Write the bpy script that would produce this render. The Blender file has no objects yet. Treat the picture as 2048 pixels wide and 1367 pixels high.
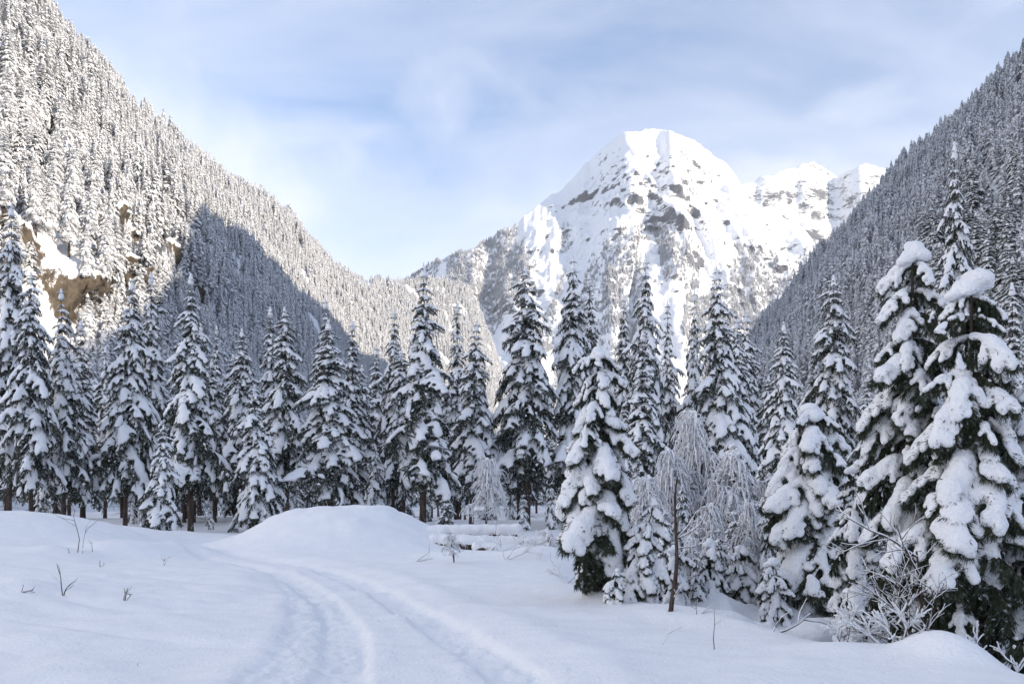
import bpy, math
import numpy as np
from mathutils import Vector, Matrix, Euler

# ------------------------------------------------------------------ camera, sky, sun, exposure
scene = bpy.context.scene
C = scene.collection
EYE = 1.7            # camera height over the track
FPX = 1593.0         # focal length in photo pixels (28 mm on 36 mm, 2048 px wide)
HZ = 1010.0          # horizon row in the photo

cam_d = bpy.data.cameras.new('camera')
cam_d.lens = 28.0
cam_d.sensor_width = 36.0
cam_d.shift_y = (HZ - 683.5) / 2048.0
cam_d.clip_start = 0.1
cam_d.clip_end = 30000.0
cam = bpy.data.objects.new('camera', cam_d)
cam.location = (0, 0, EYE)
cam.rotation_euler = (math.radians(90), 0, 0)
C.objects.link(cam)
scene.camera = cam

SUN_AZ = 120.0       # clockwise from the view direction: right and a little behind
SUN_EL = 18.0
world = bpy.data.worlds.new('World')
scene.world = world
world.use_nodes = True
nt = world.node_tree
nt.nodes.clear()


def nd(tree, kind, **kw):
    n = tree.nodes.new(kind)
    for k, v in kw.items():
        setattr(n, k, v)
    return n


def math_node(tree, op, a, b=None, clamp=False):
    n = nd(tree, 'ShaderNodeMath', operation=op)
    n.use_clamp = clamp
    for i, v in enumerate((a, b)):
        if v is None:
            continue
        if isinstance(v, (int, float)):
            n.inputs[i].default_value = v
        else:
            tree.links.new(v, n.inputs[i])
    return n.outputs[0]


def ramp(tree, fac, stops):
    n = nd(tree, 'ShaderNodeValToRGB')
    el = n.color_ramp.elements
    while len(el) < len(stops):
        el.new(0.5)
    for e, (p, c) in zip(el, stops):
        e.position = p
        e.color = (c, c, c, 1) if isinstance(c, (int, float)) else (*c, 1)
    tree.links.new(fac, n.inputs[0])
    return n.outputs[0]


def build_world():
    L = nt.links
    sky = nd(nt, 'ShaderNodeTexSky', sky_type='NISHITA')
    sky.sun_disc = False
    sky.sun_elevation = math.radians(SUN_EL)
    sky.sun_rotation = math.radians(SUN_AZ)
    sky.altitude = 1200
    sky.air_density = 1.0
    sky.dust_density = 0.25
    sky.ozone_density = 3.0
    tc = nd(nt, 'ShaderNodeTexCoord')
    sep = nd(nt, 'ShaderNodeSeparateXYZ')
    L.new(tc.outputs['Generated'], sep.inputs[0])
    zz = math_node(nt, 'ADD', math_node(nt, 'MAXIMUM', sep.outputs[2], 0.0), 0.22)
    u = math_node(nt, 'DIVIDE', sep.outputs[0], zz)
    v = math_node(nt, 'DIVIDE', sep.outputs[1], zz)
    comb = nd(nt, 'ShaderNodeCombineXYZ')
    L.new(u, comb.inputs[0]); L.new(v, comb.inputs[1])
    # soft broken cloud banks
    mp = nd(nt, 'ShaderNodeMapping')
    mp.inputs['Location'].default_value = (1.22, 16.83, 4.95)
    mp.inputs['Scale'].default_value = (1.0, 0.75, 1.0)
    L.new(comb.outputs[0], mp.inputs[0])
    n1 = nd(nt, 'ShaderNodeTexNoise')
    n1.inputs['Scale'].default_value = 1.25
    n1.inputs['Detail'].default_value = 7
    n1.inputs['Roughness'].default_value = 0.52
    n1.inputs['Distortion'].default_value = 0.35
    L.new(mp.outputs[0], n1.inputs['Vector'])
    # streaked cirrus veil
    mp2 = nd(nt, 'ShaderNodeMapping')
    mp2.inputs['Location'].default_value = (1.62, 16.01, 0)
    mp2.inputs['Rotation'].default_value = (0, 0, math.radians(68))
    mp2.inputs['Scale'].default_value = (0.8, 2.0, 1)
    L.new(comb.outputs[0], mp2.inputs[0])
    n2 = nd(nt, 'ShaderNodeTexNoise')
    n2.inputs['Scale'].default_value = 1.5
    n2.inputs['Detail'].default_value = 8
    n2.inputs['Roughness'].default_value = 0.55
    n2.inputs['Distortion'].default_value = 0.6
    L.new(mp2.outputs[0], n2.inputs['Vector'])
    a = ramp(nt, n1.outputs[0], [(0.48, 0.0), (0.70, 0.8)])
    b = ramp(nt, n2.outputs[0], [(0.30, 0.06), (0.80, 0.55)])
    m = math_node(nt, 'MAXIMUM', a, b)
    # thin veil whitening towards the horizon, all round
    hz = ramp(nt, math_node(nt, 'MAXIMUM', sep.outputs[2], 0.0), [(0.18, 0.78), (0.44, 0.02)])
    inv = math_node(nt, 'MULTIPLY', math_node(nt, 'SUBTRACT', 1.0, m), math_node(nt, 'SUBTRACT', 1.0, hz))
    cover = math_node(nt, 'SUBTRACT', 1.0, inv, clamp=True)
    mix = nd(nt, 'ShaderNodeMix', data_type='RGBA')
    L.new(cover, mix.inputs['Factor'])
    hs = nd(nt, 'ShaderNodeHueSaturation')
    hs.inputs['Saturation'].default_value = 1.1
    hs.inputs['Hue'].default_value = 0.5
    hs.inputs['Value'].default_value = 0.9
    L.new(sky.outputs[0], hs.inputs['Color'])
    L.new(hs.outputs[0], mix.inputs['A'])
    mix.inputs['B'].default_value = (4.35, 4.35, 4.6, 1)
    bg = nd(nt, 'ShaderNodeBackground')
    bg.inputs['Strength'].default_value = 0.15
    L.new(mix.outputs['Result'], bg.inputs[0])
    out = nd(nt, 'ShaderNodeOutputWorld')
    L.new(bg.outputs[0], out.inputs[0])


build_world()

sun_d = bpy.data.lights.new('sun', 'SUN')
sun_d.energy = 3.9
sun_d.angle = math.radians(0.5)
sun_d.color = (1.0, 0.87, 0.70)
sun = bpy.data.objects.new('sun', sun_d)
_az, _el = math.radians(SUN_AZ), math.radians(SUN_EL)
SUN_DIR = Vector((math.sin(_az) * math.cos(_el), math.cos(_az) * math.cos(_el), math.sin(_el)))
sun.rotation_euler = SUN_DIR.to_track_quat('Z', 'Y').to_euler()
sun.location = SUN_DIR * 900
C.objects.link(sun)

scene.view_settings.view_transform = 'Standard'
scene.view_settings.look = 'None'
scene.view_settings.gamma = 1.0
scene.view_settings.use_curve_mapping = False
scene.view_settings.exposure = 1.06
cy = scene.cycles
cy.max_bounces = 5
cy.diffuse_bounces = 3
cy.glossy_bounces = 1
cy.transmission_bounces = 1
cy.volume_bounces = 0
cy.transparent_max_bounces = 4
cy.caustics_reflective = False
cy.caustics_refractive = False
cy.use_denoising = True

RNG = np.random.default_rng(7)


# ------------------------------------------------------------------ helpers
def _hash(ix, iy, iz):
    h = (ix.astype(np.int64) * 374761393 + iy.astype(np.int64) * 668265263 + iz.astype(np.int64) * 2147483647) & 0xffffffff
    h = ((h ^ (h >> 13)) * 1274126177) & 0xffffffff
    h = ((h ^ (h >> 16)) * 2246822519) & 0xffffffff
    return ((h ^ (h >> 15)) & 0xffffff) / float(0xffffff)


def vnoise(x, y, z=None):
    """smooth value noise in -1..1"""
    x = np.asarray(x, float); y = np.asarray(y, float)
    z = np.zeros_like(x) if z is None else np.asarray(z, float) + np.zeros_like(x)
    x0, y0, z0 = np.floor(x), np.floor(y), np.floor(z)
    fx, fy, fz = x - x0, y - y0, z - z0
    fx = fx * fx * fx * (fx * (fx * 6 - 15) + 10); fy = fy * fy * fy * (fy * (fy * 6 - 15) + 10)
    fz = fz * fz * (3 - 2 * fz)
    r = 0
    for a in (0, 1):
        for b in (0, 1):
            for c in (0, 1):
                w = (fx if a else 1 - fx) * (fy if b else 1 - fy) * (fz if c else 1 - fz)
                r = r + w * _hash(x0 + a, y0 + b, z0 + c)
    return r * 2 - 1


def fbm(x, y, z=None, octv=4, gain=0.5, lac=2.03):
    s, a, f = 0, 1.0, 1.0
    for i in range(octv):
        s = s + a * vnoise(np.asarray(x) * f + 17.3 * i, np.asarray(y) * f - 9.1 * i, None if z is None else np.asarray(z) * f)
        a *= gain; f *= lac
    return s


def sstep(a, b, x):
    t = np.clip((np.asarray(x, float) - a) / (b - a), 0, 1)
    return t * t * (3 - 2 * t)


def new_mesh(name, V, F, mats, smooth=True, midx=None):
    V = np.ascontiguousarray(V, np.float32)
    me = bpy.data.meshes.new(name)
    F = np.asarray(F, np.int32)
    k = F.shape[1]
    me.vertices.add(len(V)); me.vertices.foreach_set('co', V.ravel())
    me.loops.add(F.size); me.loops.foreach_set('vertex_index', F.ravel())
    me.polygons.add(len(F))
    me.polygons.foreach_set('loop_start', np.arange(0, F.size, k, dtype=np.int32))
    if midx is not None:
        me.polygons.foreach_set('material_index', np.asarray(midx, np.int32))
    me.polygons.foreach_set('use_smooth', np.full(len(F), bool(smooth)))
    for m in (mats if isinstance(mats, (list, tuple)) else [mats]):
        me.materials.append(m)
    me.update(calc_edges=True)
    return me


def link(name, data, parent=None, loc=None):
    o = bpy.data.objects.new(name, data)
    C.objects.link(o)
    if parent is not None:
        o.parent = parent
    if loc is not None:
        o.location = loc
    return o


def tag(o, label=None, category=None, group=None, kind=None):
    if label: o['label'] = label
    if category: o['category'] = category
    if group: o['group'] = group
    if kind: o['kind'] = kind
    return o


class Geo:
    """collects triangles"""
    def __init__(self):
        self.V, self.F, self.M, self.n = [], [], [], 0

    def add(self, V, F, m=0):
        V = np.asarray(V, float).reshape(-1, 3); F = np.asarray(F, int).reshape(-1, 3)
        self.V.append(V); self.F.append(F + self.n); self.M.append(np.full(len(F), m)); self.n += len(V)

    def arrays(self):
        return np.concatenate(self.V), np.concatenate(self.F), np.concatenate(self.M)

    def mesh(self, name, mats, smooth=True):
        V, F, M = self.arrays()
        return new_mesh(name, V, F, mats, smooth, M)


def unit(v):
    v = np.asarray(v, float)
    return v / (np.linalg.norm(v, axis=-1, keepdims=True) + 1e-9)


def tube(geo, pts, rad, sides=6, m=0, cap=True, flat=1.0):
    pts = np.asarray(pts, float); n = len(pts)
    rad = np.broadcast_to(np.asarray(rad, float), (n,))
    T = unit(np.gradient(pts, axis=0))
    ref = np.array([0, 0, 1.0]) if abs(T[:, 2]).mean() < 0.85 else np.array([1.0, 0, 0])
    S = unit(np.cross(T, ref)); U = np.cross(S, T)
    a = np.arange(sides) / sides * 2 * math.pi
    ring = (S[:, None] * np.cos(a)[None, :, None] + U[:, None] * np.sin(a)[None, :, None] * flat) * rad[:, None, None] + pts[:, None]
    i = np.arange(n - 1)[:, None]; j = np.arange(sides)[None, :]; j2 = (j + 1) % sides
    q = np.stack([i * sides + j, i * sides + j2, (i + 1) * sides + j2, (i + 1) * sides + j], -1).reshape(-1, 4)
    F = np.concatenate([q[:, [0, 1, 2]], q[:, [0, 2, 3]]])
    V = ring.reshape(-1, 3)
    if cap:
        V = np.concatenate([V, pts[:1], pts[-1:]])
        jj = np.arange(sides); jn = (jj + 1) % sides
        F = np.concatenate([F, np.stack([jn, jj, np.full(sides, n * sides)], -1),
                            np.stack([(n - 1) * sides + jj, (n - 1) * sides + jn, np.full(sides, n * sides + 1)], -1)])
    geo.add(V, F, m)


def ico(sub=1):
    import bmesh
    bm = bmesh.new()
    bmesh.ops.create_icosphere(bm, subdivisions=sub, radius=1)
    V = np.array([v.co[:] for v in bm.verts]); F = np.array([[v.index for v in f.verts] for f in bm.faces])
    bm.free()
    return V, F


ICO1, ICO2 = ico(1), ico(2)


def voxel_union(blobs, voxel, smooth_it=4, ratio=1.0, noise=0.0):
    """melts ellipsoids (centre, radii, axis dir) into one plump skin"""
    g = Geo()
    V0, F0 = ICO2
    for c, r, d in blobs:
        d = unit(np.asarray(d, float))
        s = unit(np.cross(d, (0.01, 0.02, 1.0))); u = np.cross(s, d)
        g.add(np.asarray(c) + V0[:, :1] * r[0] * d + V0[:, 1:2] * r[1] * s + V0[:, 2:] * r[2] * u, F0)
    V, F, _ = g.arrays()
    me = bpy.data.meshes.new('tmp'); me.from_pydata(V.tolist(), [], F.tolist())
    o = bpy.data.objects.new('tmp', me); C.objects.link(o)
    md = o.modifiers.new('r', 'REMESH'); md.mode = 'VOXEL'; md.voxel_size = voxel
    if smooth_it:
        ms = o.modifiers.new('s', 'SMOOTH'); ms.factor = 0.5; ms.iterations = smooth_it
    if ratio < 1:
        mdc = o.modifiers.new('d', 'DECIMATE'); mdc.ratio = ratio
    dg = bpy.context.evaluated_depsgraph_get()
    ev = o.evaluated_get(dg); m2 = ev.to_mesh(); m2.calc_loop_triangles()
    Vo = np.empty(len(m2.vertices) * 3); m2.vertices.foreach_get('co', Vo); Vo = Vo.reshape(-1, 3)
    Fo = np.empty(len(m2.loop_triangles) * 3, np.int32); m2.loop_triangles.foreach_get('vertices', Fo); Fo = Fo.reshape(-1, 3)
    if noise:
        No = np.empty(len(m2.vertices) * 3); m2.vertices.foreach_get('normal', No); No = No.reshape(-1, 3)
        Vo = Vo + No * (fbm(Vo[:, 0] / (voxel * 4), Vo[:, 1] / (voxel * 4), Vo[:, 2] / (voxel * 4), 2) * noise)[:, None]
    ev.to_mesh_clear()
    bpy.data.objects.remove(o); bpy.data.meshes.remove(me)
    return Vo, Fo


def px(x, y, Y):
    """photo pixel at depth Y -> world point"""
    return np.array([(x - 1024.0) / FPX * Y, Y, EYE + (HZ - y) / FPX * Y])


# ------------------------------------------------------------------ materials
def mat_base(name):
    m = bpy.data.materials.new(name); m.use_nodes = True
    t = m.node_tree
    b = t.nodes['Principled BSDF']
    b.inputs['Specular IOR Level'].default_value = 0.2
    return m, t, b


def noise_of(t, scale, detail=3, vec=None, rough=0.55):
    n = nd(t, 'ShaderNodeTexNoise')
    n.inputs['Scale'].default_value = scale; n.inputs['Detail'].default_value = detail
    n.inputs['Roughness'].default_value = rough
    if vec is None:
        g = nd(t, 'ShaderNodeNewGeometry'); vec = g.outputs['Position']
    t.links.new(vec, n.inputs['Vector'])
    return n.outputs[0]


def mix_col(t, fac, a, b):
    n = nd(t, 'ShaderNodeMix', data_type='RGBA')
    t.links.new(fac, n.inputs['Factor'])
    for k, v in (('A', a), ('B', b)):
        if isinstance(v, tuple):
            n.inputs[k].default_value = (*v, 1)
        else:
            t.links.new(v, n.inputs[k])
    return n.outputs['Result']


def bump(t, b, h, strength, dist):
    n = nd(t, 'ShaderNodeBump')
    n.inputs['Strength'].default_value = strength; n.inputs['Distance'].default_value = dist
    t.links.new(h, n.inputs['Height']); t.links.new(n.outputs[0], b.inputs['Normal'])


SNOW = (0.86, 0.87, 0.89)


def make_snow(name, s1, s2, st, dist):
    m, t, b = mat_base(name)
    a = noise_of(t, s1, 4); c = noise_of(t, s2, 3)
    t.links.new(mix_col(t, ramp(t, a, [(0.3, 0.0), (0.7, 1.0)]), (0.84, 0.85, 0.87), (0.89, 0.895, 0.905)), b.inputs['Base Color'])
    b.inputs['Roughness'].default_value = 0.65
    bump(t, b, math_node(t, 'ADD', math_node(t, 'MULTIPLY', a, 2.0), c), st, dist)
    return m


M_SNOW_GROUND = make_snow('snow_ground', 2.2, 22.0, 0.5, 0.04)
M_SNOW_BRANCH = make_snow('snow_branch', 6.0, 26.0, 0.8, 0.035)
M_SNOW_FAR = make_snow('snow_far', 0.8, 4.0, 0.3, 0.2)


def make_needles(name, dark, light, frost_lo, frost_hi, scale):
    m, t, b = mat_base(name)
    oi = nd(t, 'ShaderNodeObjectInfo')
    n = noise_of(t, scale, 3); n2 = noise_of(t, scale * 5.3, 2)
    col = mix_col(t, ramp(t, n, [(0.3, 0.0), (0.7, 1.0)]), dark, light)
    fr = ramp(t, n2, [(frost_lo, 0.0), (frost_hi, 0.85)])
    t.links.new(mix_col(t, fr, col, (0.72, 0.74, 0.78)), b.inputs['Base Color'])
    b.inputs['Roughness'].default_value = 0.8
    return m


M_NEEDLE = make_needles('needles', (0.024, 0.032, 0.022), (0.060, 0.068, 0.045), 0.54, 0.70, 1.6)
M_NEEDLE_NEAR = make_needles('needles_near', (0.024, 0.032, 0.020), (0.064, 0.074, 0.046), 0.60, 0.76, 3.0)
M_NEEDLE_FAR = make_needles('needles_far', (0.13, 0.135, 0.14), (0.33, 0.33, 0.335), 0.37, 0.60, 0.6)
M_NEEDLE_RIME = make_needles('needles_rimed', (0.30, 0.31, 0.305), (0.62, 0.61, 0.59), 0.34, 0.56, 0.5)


def make_bark(name, c1, c2, scale, snow):
    m, t, b = mat_base(name)
    g = nd(t, 'ShaderNodeNewGeometry')
    mp = nd(t, 'ShaderNodeMapping'); mp.inputs['Scale'].default_value = (1, 1, 0.25)
    t.links.new(g.outputs['Position'], mp.inputs[0])
    n = noise_of(t, scale, 5, mp.outputs[0], 0.65)
    col = mix_col(t, ramp(t, n, [(0.32, 0.0), (0.68, 1.0)]), c1, c2)
    p = noise_of(t, 5.5, 4)
    t.links.new(mix_col(t, ramp(t, p, [(snow, 0.0), (snow + 0.06, 0.9)]), col, SNOW), b.inputs['Base Color'])
    b.inputs['Roughness'].default_value = 0.85
    bump(t, b, n, 0.8, 0.03)
    return m


M_BARK = make_bark('bark', (0.030, 0.022, 0.018), (0.12, 0.088, 0.070), 9.0, 0.66)
M_TWIG = make_bark('twig_bark', (0.028, 0.020, 0.016), (0.11, 0.080, 0.062), 25.0, 0.72)
M_WOOD = make_bark('cut_wood', (0.10, 0.060, 0.032), (0.24, 0.15, 0.085), 14.0, 0.75)


def make_rime(name):
    """thin twigs coated with snow above and bark below"""
    m, t, b = mat_base(name)
    g = nd(t, 'ShaderNodeNewGeometry'); s = nd(t, 'ShaderNodeSeparateXYZ')
    t.links.new(g.outputs['Normal'], s.inputs[0])
    n = noise_of(t, 9.0, 3)
    f = math_node(t, 'ADD', s.outputs[2], math_node(t, 'MULTIPLY', math_node(t, 'SUBTRACT', n, 0.5), 2.2))
    t.links.new(mix_col(t, ramp(t, f, [(-0.75, 0.0), (-0.45, 1.0)]), (0.68, 0.67, 0.675), SNOW), b.inputs['Base Color'])
    b.inputs['Roughness'].default_value = 0.8
    return m


M_RIME = make_rime('rimed_twig')


def make_rock_snow(name, rock1, rock2, scale, lo, hi, amount, streak=(1, 1, 2.2), low=None, relief=0.8):
    """snow wherever the face is not steep, rock where it is; ledges broken by noise"""
    m, t, b = mat_base(name)
    g = nd(t, 'ShaderNodeNewGeometry'); s = nd(t, 'ShaderNodeSeparateXYZ')
    t.links.new(g.outputs['Normal'], s.inputs[0])
    mp = nd(t, 'ShaderNodeMapping'); mp.inputs['Scale'].default_value = streak
    t.links.new(g.outputs['Position'], mp.inputs[0])
    n = noise_of(t, scale, 8, mp.outputs[0], 0.66)
    n2 = noise_of(t, scale * 5.5, 6, mp.outputs[0], 0.66)
    f = math_node(t, 'ADD', s.outputs[2], math_node(t, 'MULTIPLY', math_node(t, 'SUBTRACT', n, 0.5), amount))
    f = math_node(t, 'ADD', f, math_node(t, 'MULTIPLY', math_node(t, 'SUBTRACT', n2, 0.5), amount * 1.3))
    if low:                                      # no bare rock on the wooded lower ground
        sp = nd(t, 'ShaderNodeSeparateXYZ'); t.links.new(g.outputs['Position'], sp.inputs[0])
        f = math_node(t, 'ADD', f, math_node(t, 'MULTIPLY', math_node(t, 'SUBTRACT', low, sp.outputs[2]), 1 / 220.0, True))
    rock = mix_col(t, ramp(t, n2, [(0.3, 0.0), (0.7, 1.0)]), rock1, rock2)
    t.links.new(mix_col(t, ramp(t, f, [(lo, 0.0), (hi, 1.0)]), rock, SNOW), b.inputs['Base Color'])
    b.inputs['Roughness'].default_value = 0.8
    bump(t, b, n2, relief, 0.12 / scale)
    return m


M_MOUNTAIN = make_rock_snow('mountain_rock_snow', (0.07, 0.076, 0.092), (0.185, 0.187, 0.205), 0.013, 0.17, 0.24, 1.0, (0.5, 0.5, 2.4), 760, 0.3)
M_HILL_L = make_rock_snow('cliff_rock_snow', (0.058, 0.047, 0.037), (0.20, 0.162, 0.118), 0.085, 0.15, 0.25, 1.1, (1, 1, 0.6))
M_HILL_R = make_rock_snow('slope_rock_snow', (0.12, 0.11, 0.105), (0.22, 0.20, 0.18), 0.03, 0.22, 0.30, 0.4)
M_BOULDER = make_rock_snow('boulder_rock_snow', (0.055, 0.045, 0.036), (0.16, 0.13, 0.10), 3.5, 0.12, 0.26, 0.7)


# ------------------------------------------------------------------ the snowfield
def curve_of(pts):
    pts = np.array(pts, float); Yt = np.linspace(pts[0, 0], pts[-1, 0], 900)
    Xt = np.interp(Yt, pts[:, 0], pts[:, 1])
    k = np.hanning(61); k /= k.sum()
    Xt = np.convolve(np.pad(Xt, 30, mode='reflect', reflect_type='odd'), k, 'valid')
    return Yt, Xt, np.gradient(Xt, Yt)


RUT_L = curve_of([(-40, 5), (-6, -0.7), (0, -1.2), (4, -1.4), (7.6, -1.62), (11.3, -2.32), (15.9, -3.8), (20.8, -5.9), (25, -8.6), (28, -11.6), (31, -14.2), (50, -24)])
RUT_R = curve_of([(-40, 7), (-6, 1.0), (0, 0.62), (4, 0.5), (7.6, 0.16), (9.67, -0.42), (11.8, -1.08), (15.9, -2.45), (20.8, -4.5), (25.0, -7.0), (28, -9.9), (31, -12.6), (50, -22.4)])
RUT_OLD = curve_of([(-40, 3), (0, -1.9), (7.6, -2.25), (11.3, -2.85), (15.9, -4.15), (20.8, -6.1), (25, -8.8), (28, -11.8), (50, -24)])
EDGE = curve_of([(-40, 9), (3, 7.5), (6, 6.3), (7.6, 5.1), (8.6, 4.35), (10.6, 3.45), (13.2, 2.5), (18, 0.95), (22, 0.9), (30, 2.0), (60, 6)])


def dcurve(cv, x, y):
    Yt, Xt, Dt = cv
    return (x - np.interp(y, Yt, Xt)) / np.sqrt(1 + np.interp(y, Yt, Dt) ** 2)


def bumpf(x, y, cx, cy_, rx, ry, h, p=2.0, rot=0.0):
    c, s = math.cos(rot), math.sin(rot)
    dx, dy = x - cx, y - cy_
    u = (dx * c + dy * s) / rx; v = (-dx * s + dy * c) / ry
    return h * np.exp(-(u * u + v * v) ** (p / 2) * 1.2)


def ground_h(x, y):
    x = np.asarray(x, float); y = np.asarray(y, float)
    r = np.hypot(x, y)
    near = 1 - sstep(45, 90, r)
    h = 0.10 * fbm(x / 5.5 + 3.1, y / 4.2, None, 3) * near
    h = h + 0.030 * fbm(x / 1.3 + 9, y / 0.75 + 4, None, 3) * near
    h = h + 0.55 * fbm(x / 26, y / 26 + 7, None, 3) * sstep(36, 70, r)
    h = h + 1.5 * fbm(x / 120, y / 120 + 7, None, 2) * sstep(120, 400, r)
    # drifts on the left field
    dr = sstep(-1.5, -6, x) * near
    w = fbm(x / 3.4 + 1, y / 1.5 - 2 + 0.35 * x, None, 3)
    h = h + 0.075 * dr * np.abs(w) * (1 - sstep(20, 26, y))
    # ramp up to the left bank and its crest
    h = h + (0.95 * sstep(13, 29, y) * sstep(-10.6, -19, x)) * (1 - 0.8 * sstep(33, 44, y))
    h = h + bumpf(x, y, -18.5, 29.5, 5.5, 3.5, 0.55, 2.4)
    h = h + bumpf(x, y, -12.5, 26.0, 1.5, 1.2, 0.46) + bumpf(x, y, -11.4, 27.8, 1.1, 1.2, 0.42) + bumpf(x, y, -13.6, 23.8, 1.2, 0.8, 0.26)
    h = h + bumpf(x, y, -15.5, 19.0, 1.6, 0.9, 0.16) + bumpf(x, y, -6.0, 21.3, 0.8, 0.7, 0.10) + bumpf(x, y, -9.4, 15.5, 0.9, 0.8, 0.14)
    # the big ploughed mound beyond the bend
    mo = bumpf(x, y, -7.1, 32.0, 4.5, 3.5, 1.62, 3.4)
    mo = mo + bumpf(x, y, -4.4, 31.5, 2.4, 2.6, 0.30) - bumpf(x, y, -10.6, 32, 1.5, 3, 0.35)
    h = h + mo * (1 + 0.10 * fbm(x / 1.9, y / 1.6, None, 4))
    h = h - bumpf(x, y, -13.4, 33.5, 1.7, 4.0, 0.45)
    # track: two wheel ruts, an older one, a soft berm
    dl, drr, do = dcurve(RUT_L, x, y), dcurve(RUT_R, x, y), dcurve(RUT_OLD, x, y)
    fade = 1 - sstep(26, 31, y)
    crumb = fbm(x / 0.11, y / 0.16, None, 3) * (1 - sstep(16, 24, y))
    for d, dep, wd in ((dl, 0.078, 0.29), (drr, 0.068, 0.31), (do, 0.03, 0.32)):
        prof = 1 - sstep(wd * 0.7, wd * 1.2, np.abs(d + 0.03 * vnoise(x / 0.5, y / 0.5)))
        h = h - dep * fade * prof + 0.02 * crumb * fade * prof
        h = h + 0.075 * fade * np.clip(vnoise(x / 0.13 + 7, y / 0.15) - 0.66, 0, 1) * np.exp(-((np.abs(d) - wd * 1.3) / 0.25) ** 2) * (1 - sstep(13, 18, y))
        h = h + 0.012 * fade * np.exp(-((np.abs(d) - wd * 1.5) / 0.16) ** 2) * (1 + 0.5 * vnoise(x / 0.4, y / 0.4))
    lane = sstep(-1.2, 0.0, dl) * (1 - sstep(0.0, 1.1, drr))
    h = h - 0.07 * lane * fade
    h = h + 0.06 * fade * np.exp(-((drr - 0.95) / 0.45) ** 2)
    # bank dropping to the hollow on the right
    de = dcurve(EDGE, x, y)
    dep = (0.78 + 0.12 * fbm(x / 2.1, y / 2.1, None, 2)) * (1 - sstep(18, 25, y)) * sstep(-2, 3, y)
    h = h - dep * sstep(-0.1, 1.7, de)
    h = h + 0.04 * np.exp(-((de + 0.35) / 0.5) ** 2) * (1 - sstep(17, 22, y))
    hol = sstep(0.6, 2.2, de) * (1 - sstep(26, 32, y)) * near
    h = h + hol * 0.13 * (np.abs(fbm(x / 0.9 + 5, y / 1.0, None, 3)) * 1.6)
    h = h + bumpf(x, y, 4.72, 8.55, 0.5, 0.5, 0.30, 2.6)
    h = h + bumpf(x, y, 1.75, 14.8, 0.5, 0.5, 0.25) + bumpf(x, y, 3.6, 12.4, 0.5, 0.35, 0.22) + bumpf(x, y, 4.1, 16.5, 0.9, 0.6, 0.3)
    # snow over brush between the mound and the tall fir
    h = h + bumpf(x, y, 0.9, 24.5, 1.5, 1.2, 0.42) + bumpf(x, y, 1.9, 28.5, 1.4, 1.2, 0.5) + bumpf(x, y, -1.6, 25.5, 1.6, 0.8, 0.2)
    return h


def gz(x, y):
    return float(ground_h(np.array([x]), np.array([y]))[0])


def on_ground(pxx, pyy):
    """where the view ray through a photo pixel meets the snow"""
    Y = np.linspace(4, 90, 6000)
    X = (pxx - 1024) / FPX * Y; Z = EYE + (HZ - pyy) / FPX * Y
    i = np.argmax(Z < ground_h(X, Y))
    return np.array([X[i], Y[i], gz(X[i], Y[i])])


def build_ground():
    a1 = np.linspace(-42, 42, 410); a0 = np.linspace(-180, -43, 60); a2 = np.linspace(43, 180, 60)
    ang = np.radians(np.concatenate([a0, a1, a2]))
    r = np.concatenate([np.linspace(0.4, 4.4, 14), np.geomspace(4.6, 48, 340), np.geomspace(50, 8500, 70)])
    A, R = np.meshgrid(ang, r, indexing='ij')
    X, Y = R * np.sin(A), R * np.cos(A)
    V = np.stack([X, Y, ground_h(X, Y)], -1).reshape(-1, 3)
    n, m = A.shape
    i, j = np.meshgrid(np.arange(n - 1), np.arange(m - 1), indexing='ij')
    q = np.stack([i * m + j, i * m + j + 1, (i + 1) * m + j + 1, (i + 1) * m + j], -1).reshape(-1, 4)
    o = link('snow_ground', new_mesh('snow_ground', V, q, M_SNOW_GROUND))
    tag(o, 'smooth shaded snowfield with wheel ruts curving to a mound', kind='structure')


build_ground()


# ------------------------------------------------------------------ hillsides and mountains
def cubic(pts, n):
    """resample control rows (k,d) to n rows, smoothed"""
    pts = np.asarray(pts, float); t = np.arange(len(pts)); tt = np.linspace(0, len(pts) - 1, n)
    out = []
    for d in range(pts.shape[1]):
        y = pts[:, d]; g = np.gradient(y)
        i = np.clip(tt.astype(int), 0, len(pts) - 2); f = tt - i
        out.append((2 * f**3 - 3 * f**2 + 1) * y[i] + (f**3 - 2 * f**2 + f) * g[i] + (-2 * f**3 + 3 * f**2) * y[i + 1] + (f**3 - f**2) * g[i + 1])
    return np.stack(out, -1)


def sheet_mesh(name, P, mat, label):
    n, m = P.shape[:2]
    i, j = np.meshgrid(np.arange(n - 1), np.arange(m - 1), indexing='ij')
    q = np.stack([i * m + j, (i + 1) * m + j, (i + 1) * m + j + 1, i * m + j + 1], -1).reshape(-1, 4)
    o = link(name, new_mesh(name, P.reshape(-1, 3), q, mat))
    return tag(o, label, kind='structure')


def slope_sheet(foot, crest, nu, nv, side, belly, crown_drop):
    """a valley side: from its foot up to its crest and down behind"""
    Ft, Cr = cubic(foot, nu), cubic(crest, nu)
    v = np.linspace(0, 1.25, nv)
    vv = np.clip(v, 0, 1)
    prof = vv + belly * np.sin(math.pi * vv)
    P = Ft[:, None] * (1 - vv)[None, :, None] + Cr[:, None] * vv[None, :, None]
    P[..., 2] = Ft[:, 2][:, None] * (1 - prof) + Cr[:, 2][:, None] * prof
    over = np.clip(v - 1, 0, 1)
    P[..., 0] += side * over[None] * 900
    P[..., 2] -= over[None] * crown_drop
    return P, vv


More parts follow.
